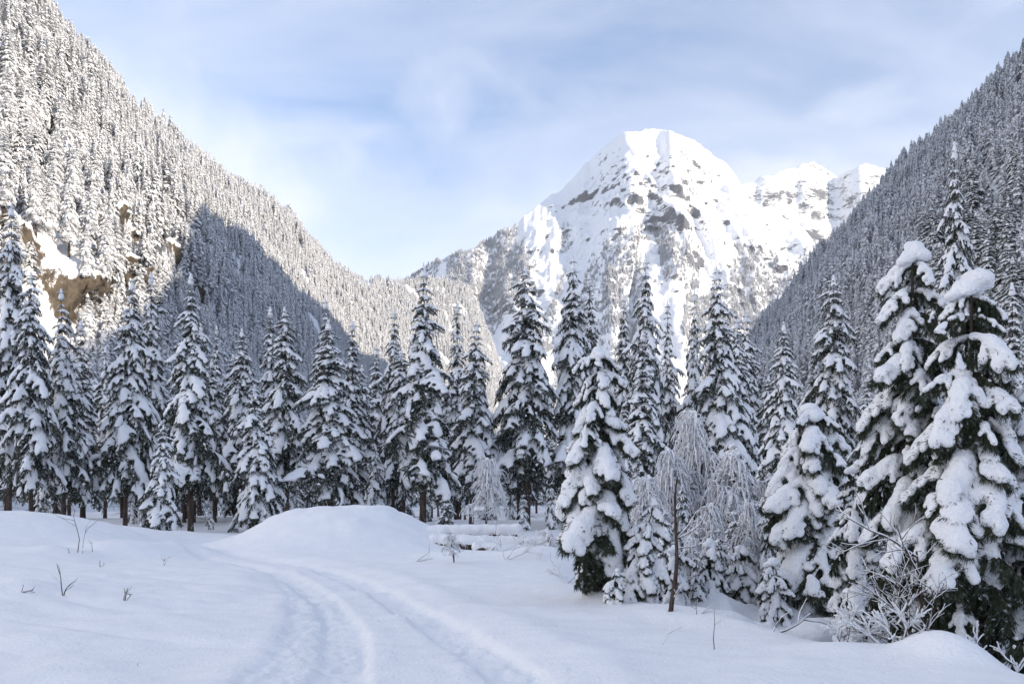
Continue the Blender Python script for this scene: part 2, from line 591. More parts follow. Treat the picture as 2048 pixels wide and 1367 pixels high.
# left valley side: photo pixel, depth
LC = [(-100, -430, 230), (-2600, -2400, 300), (-900, -1180, 380), (-350, -560, 480), (0, -95, 600), (100, 30, 690), (185, 125, 760), (270, 225, 830), (345, 282, 900),
      (420, 338, 980), (490, 382, 1060), (560, 428, 1170), (610, 472, 1270), (655, 520, 1390), (720, 562, 1560), (800, 568, 1800), (880, 566, 2030), (940, 588, 2150), (985, 690, 2220), (1020, 800, 2260)]
LCREST = np.array([px(*c) for c in LC]); LCREST[0] = (-470, -300, 330); LCREST[1] = (-420, 60, 400); LCREST[2] = (-420, 300, 430)
LFOOT = np.array([(-120, -300, 0), (-105, 20, 0), (-95, 110, 0), (-92, 170, 0), (-92, 240, 0), (-95, 300, 0), (-100, 350, 0), (-104, 400, 0), (-106, 450, 0),
                  (-108, 520, 0), (-110, 600, 0), (-110, 700, 0), (-106, 800, 0), (-100, 920, 0), (-90, 1150, 0), (-60, 1400, 0), (-20, 1600, 0), (10, 1750, 0), (50, 1900, 0), (90, 2050, 0)], float)
LP, Lv = slope_sheet(LFOOT, LCREST, 500, 215, -1, 0.02, 500)


def rough_left(P, vv):
    X, Y, Z = P[..., 0].copy(), P[..., 1].copy(), P[..., 2].copy()
    env = np.sin(math.pi * np.clip(vv, 0, 1))[None] ** 0.6
    n = fbm(Y / 140, Z / 140, X / 140, 4)
    P[..., 0] += 11 * env * n
    P[..., 2] += 10 * env * fbm(Y / 60, X / 60, Z / 60 + 5, 3)
    # cliff steps: terraces low on the near part
    m = sstep(90, 190, Y) * (1 - sstep(560, 700, Y))
    band = 58.0
    zz = Z + 26 * fbm(Y / 55 + 4, X / 120, Z / 80, 4)
    ph = (zz / band) % 1.0
    zr = Z / np.maximum(Y, 50)
    k = m * sstep(0.22, 0.30, zr) * (1 - sstep(0.39, 0.45, zr)) * sstep(-0.6, -0.1, fbm(Y / 70 + 11, Z / 60, None, 3))
    saw = np.where(ph < 0.42, ph / 0.42, 1 - (ph - 0.42) / 0.58)      # steep rise then a ledge
    P[..., 0] += 22 * k * (saw - 0.35) + 10 * k * fbm(Y / 22, Z / 40, None, 3, 0.6) + 5 * k * (1 - 2 * np.abs(vnoise(Y / 8, Z / 26))) + 3 * k * fbm(Y / 5, Z / 7, None, 2)
    return P, k


LP, LK = rough_left(LP, Lv)
sheet_mesh('hill_left', LP, M_HILL_L, 'steep forested valley side with brown cliff bands and snow ledges')

RC = [(1470, 720, 1780), (1500, 690, 1700), (1545, 655, 1560), (1600, 600, 1420), (1650, 540, 1300), (1700, 485, 1220), (1750, 432, 1140), (1800, 378, 1070), (1850, 320, 1010), (1900, 265, 960), (1950, 210, 915), (2000, 158, 880), (2048, 112, 850)]
RCREST = np.array([px(*c) for c in RC] + [(560, 700, 500), (566, 560, 520), (572, 400, 560), (575, 260, 566), (575, 150, 548), (575, 30, 440), (570, -120, 322), (570, -300, 250), (570, -600, 240)])
RFOOT = np.array([(300, 1770, 0), (285, 1690, 0), (260, 1560, 0), (230, 1420, 0), (205, 1300, 0), (185, 1200, 0), (165, 1100, 0), (150, 1000, 0), (135, 900, 0), (120, 800, 0), (110, 700, 0), (102, 600, 0), (95, 500, 0),
                  (86, 380, 0), (78, 290, 0), (70, 200, 0), (64, 130, 0), (60, 70, 0), (58, 0, 0), (70, -120, 0), (80, -300, 0), (80, -600, 0)], float)
RP, Rv = slope_sheet(RFOOT, RCREST, 280, 110, 1, 0.02, 500)
_e = np.sin(math.pi * np.clip(Rv, 0, 1))[None] ** 0.6
RP[..., 0] += 16 * _e * fbm(RP[..., 1] / 150, RP[..., 2] / 120, None, 4)
RP[..., 2] += 8 * _e * fbm(RP[..., 1] / 50, RP[..., 0] / 50, None, 3)
sheet_mesh('hill_right', RP, M_HILL_R, 'steep shaded valley side thick with snowy spruce')


def mountain(name, sky, Yc, Yf, nu, nv, seed, mat, label, power, rib, step, bands=()):
    sky = np.array(sky, float)
    cx = np.linspace(sky[0, 0], sky[-1, 0], nu)
    cyv = np.interp(cx, sky[:, 0], sky[:, 1])
    k = np.hanning(9); k /= k.sum()
    cyv = np.convolve(np.pad(cyv, 4, mode='edge'), k, 'valid')
    jag = fbm(cx / 22 + seed, cx * 0, None, 5, 0.6) * 3.6
    v = np.linspace(0, 1.3, nv); vv = np.clip(v, 0, 1)
    U, V = np.meshgrid(cx, vv, indexing='ij')
    ycr = Yc + (200 if Yc > 4000 else 260) * fbm(cx / 170 + seed, cx * 0 + 3, None, 3)
    Hc = (HZ - (cyv + jag)) / FPX * ycr
    Yd = Yf + (ycr[:, None] - Yf) * V
    Zp = Hc[:, None] * (V ** power)
    Xp = (U - 1024) / FPX * Yd
    # ribs and gullies running down the fall line
    wob = Xp / 210 + 0.8 * fbm(V * 2.2 + seed, Xp / 500, None, 3)
    ridge = 1 - 2 * np.sqrt(vnoise(wob, V * 0.9 + seed) ** 2 + 0.02)
    ridge2 = 1 - 2 * np.sqrt(vnoise(wob * 2.7 + 5, V * 2.2 + seed) ** 2 + 0.01)
    fine = fbm(Xp / 85, Zp / 110, Yd / 85, 6, 0.58)
    Yp = HZ - FPX * Zp / Yd
    mk = 0.16 * sstep(0.45, 0.6, V) * (1 - sstep(0.90, 0.99, V)) * sstep(0.0, 0.5, fbm(Xp / 190 + seed, Zp / 150, None, 3))
    for (bx, by, rx, ry, am) in bands:
        mk = mk + am * np.exp(-((U - bx) / rx) ** 2 - ((Yp - by + 0.27 * (U - bx)) / ry) ** 2)
    mk = np.clip(mk, 0, 1.1) * np.clip(0.8 + 0.6 * fbm(Xp / 110, Zp / 40, Yd / 90, 3), 0, 1.4)
    env = np.sin(math.pi * np.clip(V, 0, 1) ** 0.85) ** 0.8 * (V < 1)
    Yo = -(rib * ridge + rib * 0.5 * ridge2 + rib * 0.16 * (1 - 2 * np.sqrt(vnoise(wob * 6.1, V * 3 + seed) ** 2 + 0.02)) + rib * (0.24 + 0.5 * np.clip(mk, 0, 1)) * fine) * env - rib * 0.16 * fine * (V < 1) * sstep(1.0, 0.9, V) * sstep(0.5, 0.8, V)
    # rock steps across the upper face
    zz = Zp + 40 * fbm(Xp / 260 + 2, Zp / 300 + seed, None, 4) - 0.27 * Xp
    ph = (zz / step) % 1.0
    saw = np.where(ph < 0.28, ph / 0.28, 1 - (ph - 0.28) / 0.72)
    Yo = Yo + step * 0.2 * mk * (saw - 0.4)
    Yd = Yd + Yo
    over = np.clip(v - 1, 0, 1)[None]
    P = np.stack([Xp, Yd + over * 3500, Zp + EYE - over * 1600 + 6 * fine * env], -1)
    P[:, :, 0] += over * 0
    sheet_mesh(name, P, mat, label)
    return P, U, V


MSKY = [(700, 640), (790, 575), (850, 532), (905, 508), (960, 492), (1003, 462), (1015, 455), (1032, 452), (1045, 436), (1075, 410), (1105, 388), (1150, 352), (1178, 322), (1200, 300), (1228, 277), (1262, 262), (1300, 255), (1338, 262),
        (1392, 285), (1425, 308), (1455, 330), (1474, 352), (1488, 382), (1502, 402), (1545, 424), (1592, 446), (1640, 486), (1690, 540), (1760, 620), (1900, 760)]
MP, MU, MV = mountain('mountain', MSKY, 3600, 2250, 480, 270, 4.3, M_MOUNTAIN, 'big domed snow peak with dark rock bands and forested foot', 1.12, 64, 52, [(1262, 385, 62, 26, 1.1), (1190, 362, 50, 12, 0.9), (1130, 405, 60, 12, 0.8), (1050, 440, 34, 14, 0.9), (1400, 372, 46, 22, 0.6), (1490, 380, 22, 18, 0.7), (1320, 445, 46, 22, 0.6), (1230, 305, 30, 8, 0.5)])
FSKY = [(1380, 470), (1440, 405), (1490, 365), (1530, 350), (1570, 338), (1600, 322), (1618, 318), (1650, 334), (1680, 346), (1700, 338), (1730, 328), (1770, 330), (1800, 338), (1880, 380), (2000, 470), (2200, 620)]
mountain('mountain_far', FSKY, 5000, 4300, 200, 120, 9.7, M_MOUNTAIN, 'distant white snow mountain between the peak and right slope', 1.0, 55, 60, [(1690, 345, 26, 7, 0.6), (1560, 405, 50, 12, 0.4)])


# ------------------------------------------------------------------ forest on the slopes
def forest_proto(seed, needle):
    rng = np.random.default_rng(seed)
    g = Geo()
    nb = 135
    for k in range(nb):
        h = 0.05 + 0.93 * ((k + rng.random()) / nb) ** 0.9
        R = 0.13 * (1 - h) ** 0.7 + 0.006
        a = k * 2.4 + rng.normal(0, 0.35)
        r = R * rng.uniform(0.55, 1.25); w = (0.4 * r + 0.008) * rng.uniform(0.55, 1.0)
        drop = r * rng.uniform(0.5, 1.3)
        d = np.array([math.cos(a), math.sin(a), 0]); sd = np.array([-math.sin(a), math.cos(a), 0]); z = np.array([0, 0, 1.0])
        o = z * h
        mid = o + d * r * 0.6 - z * drop * 0.42
        tip = o + d * r - z * drop
        V = [o + z * 0.01, mid + sd * w - z * 0.010, mid + z * 0.008, mid - sd * w - z * 0.010, tip + sd * w * 0.35, tip - sd * w * 0.3 - z * 0.005]
        if rng.random() < 0.9:
            g.add(V, [[0, 1, 2], [0, 2, 3], [1, 4, 2], [2, 4, 5], [2, 5, 3]], 0)
        dn = -z * 0.018
        for q in range(3):
            e = rng.normal(0, 0.7)
            c = o + d * r * rng.uniform(0.2, 0.8) - z * drop * rng.uniform(0.2, 0.6) + dn * 0.4
            g.add([c + sd * w * 0.8 + dn, c - sd * w * 0.8 + dn * 0.6, o + d * r * rng.uniform(0.7, 1.2) - z * (drop + rng.uniform(0.0, 0.035)) + sd * w * e + dn], [[0, 1, 2]], 1)
    tube(g, [(0, 0, -0.03), (0, 0, 0.5), (0, 0, 1.0)], [0.011, 0.007, 0.001], 5, 2, False)
    return g.mesh('slope_spruce', [M_SNOW_FAR, needle, M_BARK], False)


FPROTO = {True: [forest_proto(100 + i, M_NEEDLE_RIME) for i in range(6)], False: [forest_proto(100 + i, M_NEEDLE_FAR) for i in range(6)]}
FPROTO = {True: FPROTO[True] + FPROTO[False][:2], False: FPROTO[False][:4] + FPROTO[True][:4]}
FOBJ = {k: [bpy.data.objects.new('slope_spruce_shape', m) for m in v] for k, v in FPROTO.items()}


def sample_sheet(P, n, rng):
    A, B, D = P[:-1, :-1], P[1:, :-1], P[:-1, 1:]
    N = np.cross(B - A, D - A); ar = np.linalg.norm(N, axis=-1)
    nz = np.abs(N[..., 2]) / (ar + 1e-9)
    cdf = np.cumsum(ar.ravel()); idx = np.searchsorted(cdf, rng.random(n) * cdf[-1])
    i, j = np.unravel_index(np.clip(idx, 0, ar.size - 1), ar.shape)
    a, b = rng.random(n)[:, None], rng.random(n)[:, None]
    p = A[i, j] + (B[i, j] - A[i, j]) * a + (D[i, j] - A[i, j]) * b
    return p, nz[i, j], i, j, cdf[-1]


def in_view(p, marg=160, top=260):
    Y = np.maximum(p[:, 1], 1)
    X = 1024 + FPX * p[:, 0] / Y; Yp = HZ - FPX * (p[:, 2] - EYE) / Y
    return (p[:, 1] > 40) & (X > -marg) & (X < 2048 + marg) & (Yp > -top) & (Yp < 1060), X, Yp


def gn_forest(name, p, sc, label, rimed):
    rng = np.random.default_rng(len(p))
    me = bpy.data.meshes.new(name)
    me.vertices.add(len(p)); me.vertices.foreach_set('co', np.ascontiguousarray(p, np.float32).ravel())
    a = me.attributes.new('tree_scale', 'FLOAT_VECTOR', 'POINT'); a.data.foreach_set('vector', np.ascontiguousarray(sc, np.float32).ravel())
    a = me.attributes.new('tree_turn', 'FLOAT_VECTOR', 'POINT')
    rv = np.stack([rng.normal(0, 0.03, len(p)), rng.normal(0, 0.03, len(p)), rng.random(len(p)) * 6.28], -1)
    a.data.foreach_set('vector', np.ascontiguousarray(rv, np.float32).ravel())
    a = me.attributes.new('tree_kind', 'INT', 'POINT'); a.data.foreach_set('value', rng.integers(0, 6 if 'mountain' in name else 8, len(p)).astype(np.int32))
    o = link(name, me); tag(o, label, kind='stuff')
    g = bpy.data.node_groups.new(name, 'GeometryNodeTree')
    g.interface.new_socket('Geometry', in_out='INPUT', socket_type='NodeSocketGeometry')
    g.interface.new_socket('Geometry', in_out='OUTPUT', socket_type='NodeSocketGeometry')
    gi, go = g.nodes.new('NodeGroupInput'), g.nodes.new('NodeGroupOutput')
    jn = g.nodes.new('GeometryNodeJoinGeometry')

    def attr(nm, ty):
        n = g.nodes.new('GeometryNodeInputNamedAttribute'); n.data_type = ty; n.inputs['Name'].default_value = nm
        return n.outputs['Attribute']
    asc, atu, aki = attr('tree_scale', 'FLOAT_VECTOR'), attr('tree_turn', 'FLOAT_VECTOR'), attr('tree_kind', 'INT')
    er = g.nodes.new('FunctionNodeEulerToRotation'); g.links.new(atu, er.inputs[0])
    for k, fo in enumerate(FOBJ[rimed]):
        c = g.nodes.new('FunctionNodeCompare'); c.data_type = 'INT'; c.operation = 'EQUAL'
        ins = [s for s in c.inputs if s.type == 'INT']
        g.links.new(aki, ins[0]); ins[1].default_value = k
        oi = g.nodes.new('GeometryNodeObjectInfo'); oi.inputs['Object'].default_value = fo
        oi.inputs['As Instance'].default_value = True
        ip = g.nodes.new('GeometryNodeInstanceOnPoints')
        g.links.new(gi.outputs[0], ip.inputs['Points']); g.links.new(c.outputs[0], ip.inputs['Selection'])
        g.links.new(oi.outputs['Geometry'], ip.inputs['Instance']); g.links.new(er.outputs[0], ip.inputs['Rotation']); g.links.new(asc, ip.inputs['Scale'])
        g.links.new(ip.outputs[0], jn.inputs[0])
    g.links.new(jn.outputs[0], go.inputs[0])
    md = o.modifiers.new('trees', 'NODES'); md.node_group = g
    return o


BIG = []


def slope_forest(P, count, hmin, hmax, name, label, tname, tlabel, tgroup, nbig, zone, mask=None, wfac=1.25, rimed=True, keep=None):
    rng = np.random.default_rng(count)
    p, nz, i, j, area = sample_sheet(P, count, rng)
    ok, X, Yp = in_view(p)
    ok &= nz > 0.10 + 0.08 * rng.normal(size=len(p))
    ok &= (j < P.shape[1] * 0.83)
    ok &= fbm(p[:, 0] / 30 + 40, p[:, 1] / 30, p[:, 2] / 45, 3) > -0.55 + 0.15 * rng.normal(size=len(p))
    if keep is not None:
        ok &= rng.random(len(p)) < keep[i, j]
    if mask is not None:
        ok &= mask(p, X, Yp, rng)
    p, X, Yp = p[ok], X[ok], Yp[ok]
    H = (hmin + (hmax - hmin) * rng.random(len(p)) ** 0.8) * (1 + 0.42 * fbm(p[:, 0] / 38, p[:, 1] / 38, p[:, 2] / 38, 2))
    p[:, 2] -= 0.6
    size = H / p[:, 1]
    top = Yp - H / p[:, 1] * FPX
    vis = zone(X, Yp, top)
    order = np.argsort(-np.where(vis, size, 0))[:nbig]
    wv = H * wfac * rng.uniform(0.8, 1.2, len(p))
    for q in order:
        BIG.append((tname, tlabel, tgroup, p[q].copy(), H[q], wv[q] * 0.125))
    rest = np.ones(len(p), bool); rest[order] = False
    gn_forest(name, p[rest], np.stack([wv, wv, H], -1)[rest], label, rimed)
    print(name, len(p))


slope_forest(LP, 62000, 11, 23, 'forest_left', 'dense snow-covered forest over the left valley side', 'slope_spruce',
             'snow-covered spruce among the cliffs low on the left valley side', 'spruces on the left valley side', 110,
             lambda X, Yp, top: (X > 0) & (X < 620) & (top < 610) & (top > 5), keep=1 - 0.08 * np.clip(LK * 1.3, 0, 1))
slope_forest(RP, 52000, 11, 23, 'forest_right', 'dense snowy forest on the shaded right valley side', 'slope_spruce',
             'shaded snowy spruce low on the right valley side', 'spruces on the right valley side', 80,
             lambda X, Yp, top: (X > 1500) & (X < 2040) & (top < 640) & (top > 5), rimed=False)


def chute_mask(p, X, Yp, rng):
    lim = 452 + 30 * vnoise(X / 60, X * 0) + 26 * vnoise(X / 17, X * 0) + 34 * ((X > 1480)) - 10 * (X < 1050)
    ch = fbm(X / 60 + 0.0025 * Yp, Yp / 330 + 2.0, None, 3)
    dens = sstep(lim - 10, lim + 75, Yp) * sstep(-0.42, -0.05, ch)
    dens = np.where((np.abs(X - (1090 - (Yp - 560) * 0.55)) < 26 + 0.1 * (Yp - 500)) & (Yp > 505), 0, dens)
    dens = np.where((np.abs(X - (1300 + (Yp - 520) * 0.25)) < 20) & (Yp > 480), 0, dens)
    return rng.random(len(p)) < dens


slope_forest(MP, 150000, 9, 20, 'forest_mountain', 'thin frosted forest on the foot of the peak', 'slope_spruce', '', '', 0,
             lambda X, Yp, top: X > 1e9, chute_mask, 1.6)


# ------------------------------------------------------------------ boughs
def bough(seed, snow, fat, blades, blen, bwid, hang, voxel, ratio, nside=9, drop=0.25, tipfat=0.0, poke=0):
    """one drooping spruce bough of unit length along +x: needle sprays, stem, and its snow load"""
    rng = np.random.default_rng(seed)
    s = np.linspace(0, 1, 12)
    main = np.stack([s, 0.05 * np.sin(s * 3 + rng.random() * 6), 0.05 * np.sin(math.pi * s) - drop * s ** 2 + 0.05 * s ** 5], -1)
    lines = [(main, 1.0)]
    for k in range(nside):
        sk = 0.12 + 0.83 * (k + rng.random() * 0.7) / nside
        side = 1 if k % 2 else -1
        ln = 0.40 * (1 - sk) ** 0.55 * rng.uniform(0.7, 1.2) * min(1, sk / 0.25 + 0.35)
        b0 = np.array([np.interp(sk, s, main[:, q]) for q in range(3)])
        th = math.radians(rng.uniform(38, 62))
        t = np.linspace(0, 1, 6)[:, None]
        d = np.array([math.cos(th), side * math.sin(th), -0.12 * hang])
        lines.append((b0 + d * t * ln + np.array([0, 0, -0.55 * hang]) * ln * t ** 2, 0.7))
    g = Geo()
    tube(g, main, np.linspace(0.016, 0.004, 12), 4, 1, False)
    tot = sum(np.linalg.norm(np.diff(l, axis=0), axis=1).sum() for l, _ in lines)
    BV, n = [], 0
    for l, w in lines:
        ln = np.linalg.norm(np.diff(l, axis=0), axis=1).sum()
        nb = max(3, int(blades * ln / tot))
        t = rng.random(nb) ** 0.85 * (len(l) - 1); i = np.clip(t.astype(int), 0, len(l) - 2); f = (t - i)[:, None]
        base = l[i] * (1 - f) + l[i + 1] * f
        tan = unit(l[i + 1] - l[i])
        rnd = rng.normal(size=(nb, 3)) * np.array([0.45, 0.75, 0.35])
        dirv = unit(tan * 0.75 + rnd + np.array([0, 0, -0.55 * hang]) * rng.uniform(0.4, 1.6, (nb, 1)))
        lb = (blen * rng.uniform(0.5, 1.25, nb))[:, None]
        wv = unit(np.cross(dirv, rng.normal(size=(nb, 3)))) * (bwid * rng.uniform(0.6, 1.2, nb))[:, None]
        root = base + np.array([0, 0, -0.012])
        tri = np.stack([root - wv * 0.35 - dirv * lb * 0.1, root + dirv * lb * 0.45 + wv, root + dirv * lb + np.array([0, 0, -0.3]) * lb * 0.3 * hang, root + dirv * lb * 0.45 - wv], 1)
        BV.append(tri.reshape(-1, 3)); n += nb
    BV = np.concatenate(BV); ix = np.arange(n)[:, None] * 4
    g.add(BV, np.concatenate([ix + np.array([0, 1, 3]), ix + np.array([1, 2, 3])]), 0)
    needles = g.arrays()
    blobs = []
    for li, (l, w) in enumerate(lines):
        if li and rng.random() > snow:
            continue
        nb = 9 if li == 0 else 5
        for q in range(nb):
            t = (q + 0.5) / nb
            if li == 0 and t < 0.1: continue
            if rng.random() > 0.35 + 0.65 * snow: continue
            f = t * (len(l) - 1); i = min(int(f), len(l) - 2); c = l[i] * (1 - f + i) + l[i + 1] * (f - i)
            tn = unit(l[i + 1] - l[i])
            r = fat * rng.uniform(0.75, 1.25) * (1.0 if li == 0 else 0.74) * (1 + tipfat * t) * (1 - 0.45 * t ** 6)
            blobs.append((c + np.array([0, 0, r * 0.42]), (r * rng.uniform(1.1, 1.5), r * rng.uniform(0.85, 1.1), r * rng.uniform(0.55, 0.75)), tn))
    sn = voxel_union(blobs, voxel, 2, ratio, voxel * 0.6) if blobs else None
    if poke and sn is not None:                  # twig tips breaking through the flanks and lower rim of the snow
        Vs, Fs = sn
        fn = unit(np.cross(Vs[Fs[:, 1]] - Vs[Fs[:, 0]], Vs[Fs[:, 2]] - Vs[Fs[:, 0]])); fc = Vs[Fs].mean(1)
        cand = np.where(fn[:, 2] < 0.45)[0]
        clump = fbm(fc[cand, 0] * 9, fc[cand, 1] * 9, fc[cand, 2] * 9, 2) > -0.1
        cand = cand[clump]
        if len(cand):
            pk = rng.choice(cand, poke)
            dirv = unit(fn[pk] * 0.55 + np.array([0.35, 0, -0.45]) + rng.normal(0, 0.3, (poke, 3)))
            lb = (blen * rng.uniform(0.35, 0.8, poke))[:, None]
            wv = unit(np.cross(dirv, rng.normal(size=(poke, 3)))) * (bwid * rng.uniform(0.6, 1.1, poke))[:, None]
            root = fc[pk] - fn[pk] * 0.015
            tri = np.stack([root - wv * 0.4, root + dirv * lb * 0.45 + wv, root + dirv * lb, root + dirv * lb * 0.45 - wv], 1).reshape(-1, 3)
            ix = np.arange(poke)[:, None] * 4
            g.add(tri, np.concatenate([ix + np.array([0, 1, 3]), ix + np.array([1, 2, 3])]), 0)
            needles = g.arrays()
    return needles, sn


LIB_HEAVY = [bough(200 + i, 0.95, 0.088, 114, 0.19, 0.0235, 1.0, 0.042, 0.26, poke=26) for i in range(7)]
LIB_LIGHT = [bough(230 + i, 0.6, 0.064, 116, 0.20, 0.0235, 1.1, 0.036, 0.24) for i in range(5)]
LIB_BARE = [bough(250 + i, 0.25, 0.045, 118, 0.21, 0.0245, 1.3, 0.032, 0.30) for i in range(3)]


def place(V, L, W, bend, pitch, yaw, pos, roll=0.0):
    V = V * np.array([L, W, L])
    V[:, 2] -= bend * V[:, 0] ** 2 / max(L, 1e-3)
    cr, sr = math.cos(roll), math.sin(roll)
    V = np.stack([V[:, 0], V[:, 1] * cr - V[:, 2] * sr, V[:, 1] * sr + V[:, 2] * cr], -1)
    cp, sp = math.cos(pitch), math.sin(pitch)
    V = np.stack([V[:, 0] * cp - V[:, 2] * sp, V[:, 1], V[:, 0] * sp + V[:, 2] * cp], -1)
    c_, s_ = math.cos(yaw), math.sin(yaw)
    return np.stack([V[:, 0] * c_ - V[:, 1] * s_, V[:, 0] * s_ + V[:, 1] * c_, V[:, 2]], -1) + pos


def spruce_meshes(seed, H, R, cb, nwh, load, shape=0.8, steep=1.0):
    """trunk, crown and snow meshes of one spruce standing at the origin"""
    rng = np.random.default_rng(seed)
    gt, gc, gs = Geo(), Geo(), Geo()
    zt = np.linspace(-0.6, H * 0.985, 16)
    wob = np.cumsum(rng.normal(0, 0.012, (16, 2)), 0) * H / 14
    axis = np.column_stack([wob[:, 0] - wob[0, 0], wob[:, 1] - wob[0, 1], zt])
    r0 = 0.0085 * H + 0.018
    tube(gt, axis, r0 * (1 - 0.96 * np.linspace(0, 1, 16) ** 0.9) * np.where(np.arange(16) == 0, 1.25, 1), 9, 0, False)
    at = lambda z: np.array([np.interp(z, zt, axis[:, 0]), np.interp(z, zt, axis[:, 1]), z])
    for k in range(int(6 + cb * 46)):          # dead twigs on the bare stem
        z = H * rng.uniform(0.06, cb + 0.12); a = rng.random() * 6.28; ln = R * rng.uniform(0.18, 0.6)
        d = np.array([math.cos(a), math.sin(a), rng.uniform(-0.35, 0.05)])
        tube(gt, [at(z), at(z) + d * ln * 0.55, at(z) + d * ln + np.array([0, 0, -0.12 * ln])], [0.022, 0.015, 0.006], 3, 0, False)
    for k in range(nwh):
        u = (k + 0.6 * rng.random()) / nwh
        z = H * (cb + (1 - cb) * u ** 0.93)
        rr = R * ((1 - u) ** shape * 0.97 + 0.03) * (0.80 + 0.20 * min(1, u / 0.12))
        nb = int(rng.integers(6, 8)) if u < 0.85 else 5
        a0 = rng.random() * 6.28
        lop = rng.normal(0, 0.12, 2)
        for b in range(nb):
            a = a0 + b / nb * 6.283 + rng.normal(0, 0.22)
            L = rr * rng.uniform(0.62, 1.38) * (1 + lop[0] * math.cos(a) + lop[1] * math.sin(a))
            if u < 0.18 and rng.random() < 0.25: continue
            pit = math.radians((24 if u > 0.95 else 2) - 38 * steep * (1 - u) ** 0.5 + rng.normal(0, 7))
            q = rng.random()
            dark = 0.50 * (1 - u) ** 2.2 * (1.3 - load)
            lib = LIB_BARE if q < dark * 0.7 else (LIB_LIGHT if q < dark + 0.42 * (1 - load) else LIB_HEAVY)
            (nV, nF, nM), sn = lib[int(rng.integers(0, len(lib)))]
            Ls = max(L, 0.25)
            W = Ls * rng.uniform(0.75, 1.15)
            bend = rng.uniform(0.05, 0.45) * steep
            args = (Ls, W, bend, pit, a, at(z), rng.normal(0, 0.15))
            gc.add(place(nV, *args), nF, nM[0] * 0); gc.M[-1] = nM
            if sn is not None:
                gs.add(place(sn[0], *args), sn[1], 0)
        if k % 2 == 0 and u < 0.9:              # short inner sprays closing the crown round the stem
            for b in range(3):
                (nV, nF, nM), sn = LIB_BARE[int(rng.integers(0, len(LIB_BARE)))]
                args = (rr * 0.55 + 0.15, rr * 0.6 + 0.1, 0.3, math.radians(-25), rng.random() * 6.28, at(z - 0.15), 0.0)
                gc.add(place(nV, *args), nF, 0); gc.M[-1] = nM
    tip = at(H * 0.965)
    tube(gc, [tip, tip + np.array([0, 0, 0.05 * H])], [0.03, 0.008], 4, 0, False)
    Vs, Fs = voxel_union([(tip + np.array([0, 0, q * 0.011 * H]), (0.0085 * H * (1.2 - 0.2 * q),) * 3, (0, 0, 1)) for q in range(4)], 0.0035 * H, 1)
    gs.add(Vs, Fs)
    return gt.mesh('trunk', [M_BARK]), gc.mesh('crown', [M_NEEDLE, M_BARK], False), gs.mesh('snow_load', [M_SNOW_BRANCH])


PROTO = {}
for i in range(5): PROTO['tall%d' % i] = (spruce_meshes(300 + i, 18, 2.35, 0.25, 29, 0.55 + 0.05 * i, (0.8, 0.62, 0.98, 0.72, 0.88)[i], (1.0, 0.8, 1.15, 0.9, 1.05)[i]), 18, 2.35)
for i in range(2): PROTO['slim%d' % i] = (spruce_meshes(320 + i, 16, 1.6, 0.14, 30, 0.75), 16, 1.6)
for i in range(3): PROTO['mid%d' % i] = (spruce_meshes(340 + i, 9, 1.75, 0.16, 19, 0.85, 0.72), 9, 1.75)
for i in range(3): PROTO['small%d' % i] = (spruce_meshes(360 + i, 4, 1.0, 0.03, 12, 0.95, 0.65, 1.2), 4, 1.0)


def plant(proto, x, y, H, R, label, group, turn=None, name='spruce_tree', sink=0.1, lean=(0, 0), needles=None):
    (mt, mc, ms), h0, r0 = PROTO[proto]
    e = link(name, None, None, (x, y, gz(x, y) - sink)); e.empty_display_size = 0.5
    e.rotation_euler = (lean[0] + RNG.normal(0, 0.014), lean[1] + RNG.normal(0, 0.014), RNG.random() * 6.28 if turn is None else turn)
    e.scale = (R / r0, R / r0, H / h0)
    link('trunk', mt, e)
    c = link('crown', mc, e)
    if needles:
        c.material_slots[0].link = 'OBJECT'; c.material_slots[0].material = needles
    link('snow_load', ms, c)
    return tag(e, label, 'tree', group)


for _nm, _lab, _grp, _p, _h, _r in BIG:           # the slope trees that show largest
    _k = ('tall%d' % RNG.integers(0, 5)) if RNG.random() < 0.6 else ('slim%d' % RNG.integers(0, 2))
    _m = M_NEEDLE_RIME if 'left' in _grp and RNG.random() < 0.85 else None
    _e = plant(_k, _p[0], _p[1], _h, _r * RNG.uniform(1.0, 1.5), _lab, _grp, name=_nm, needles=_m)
    _e.location = _p

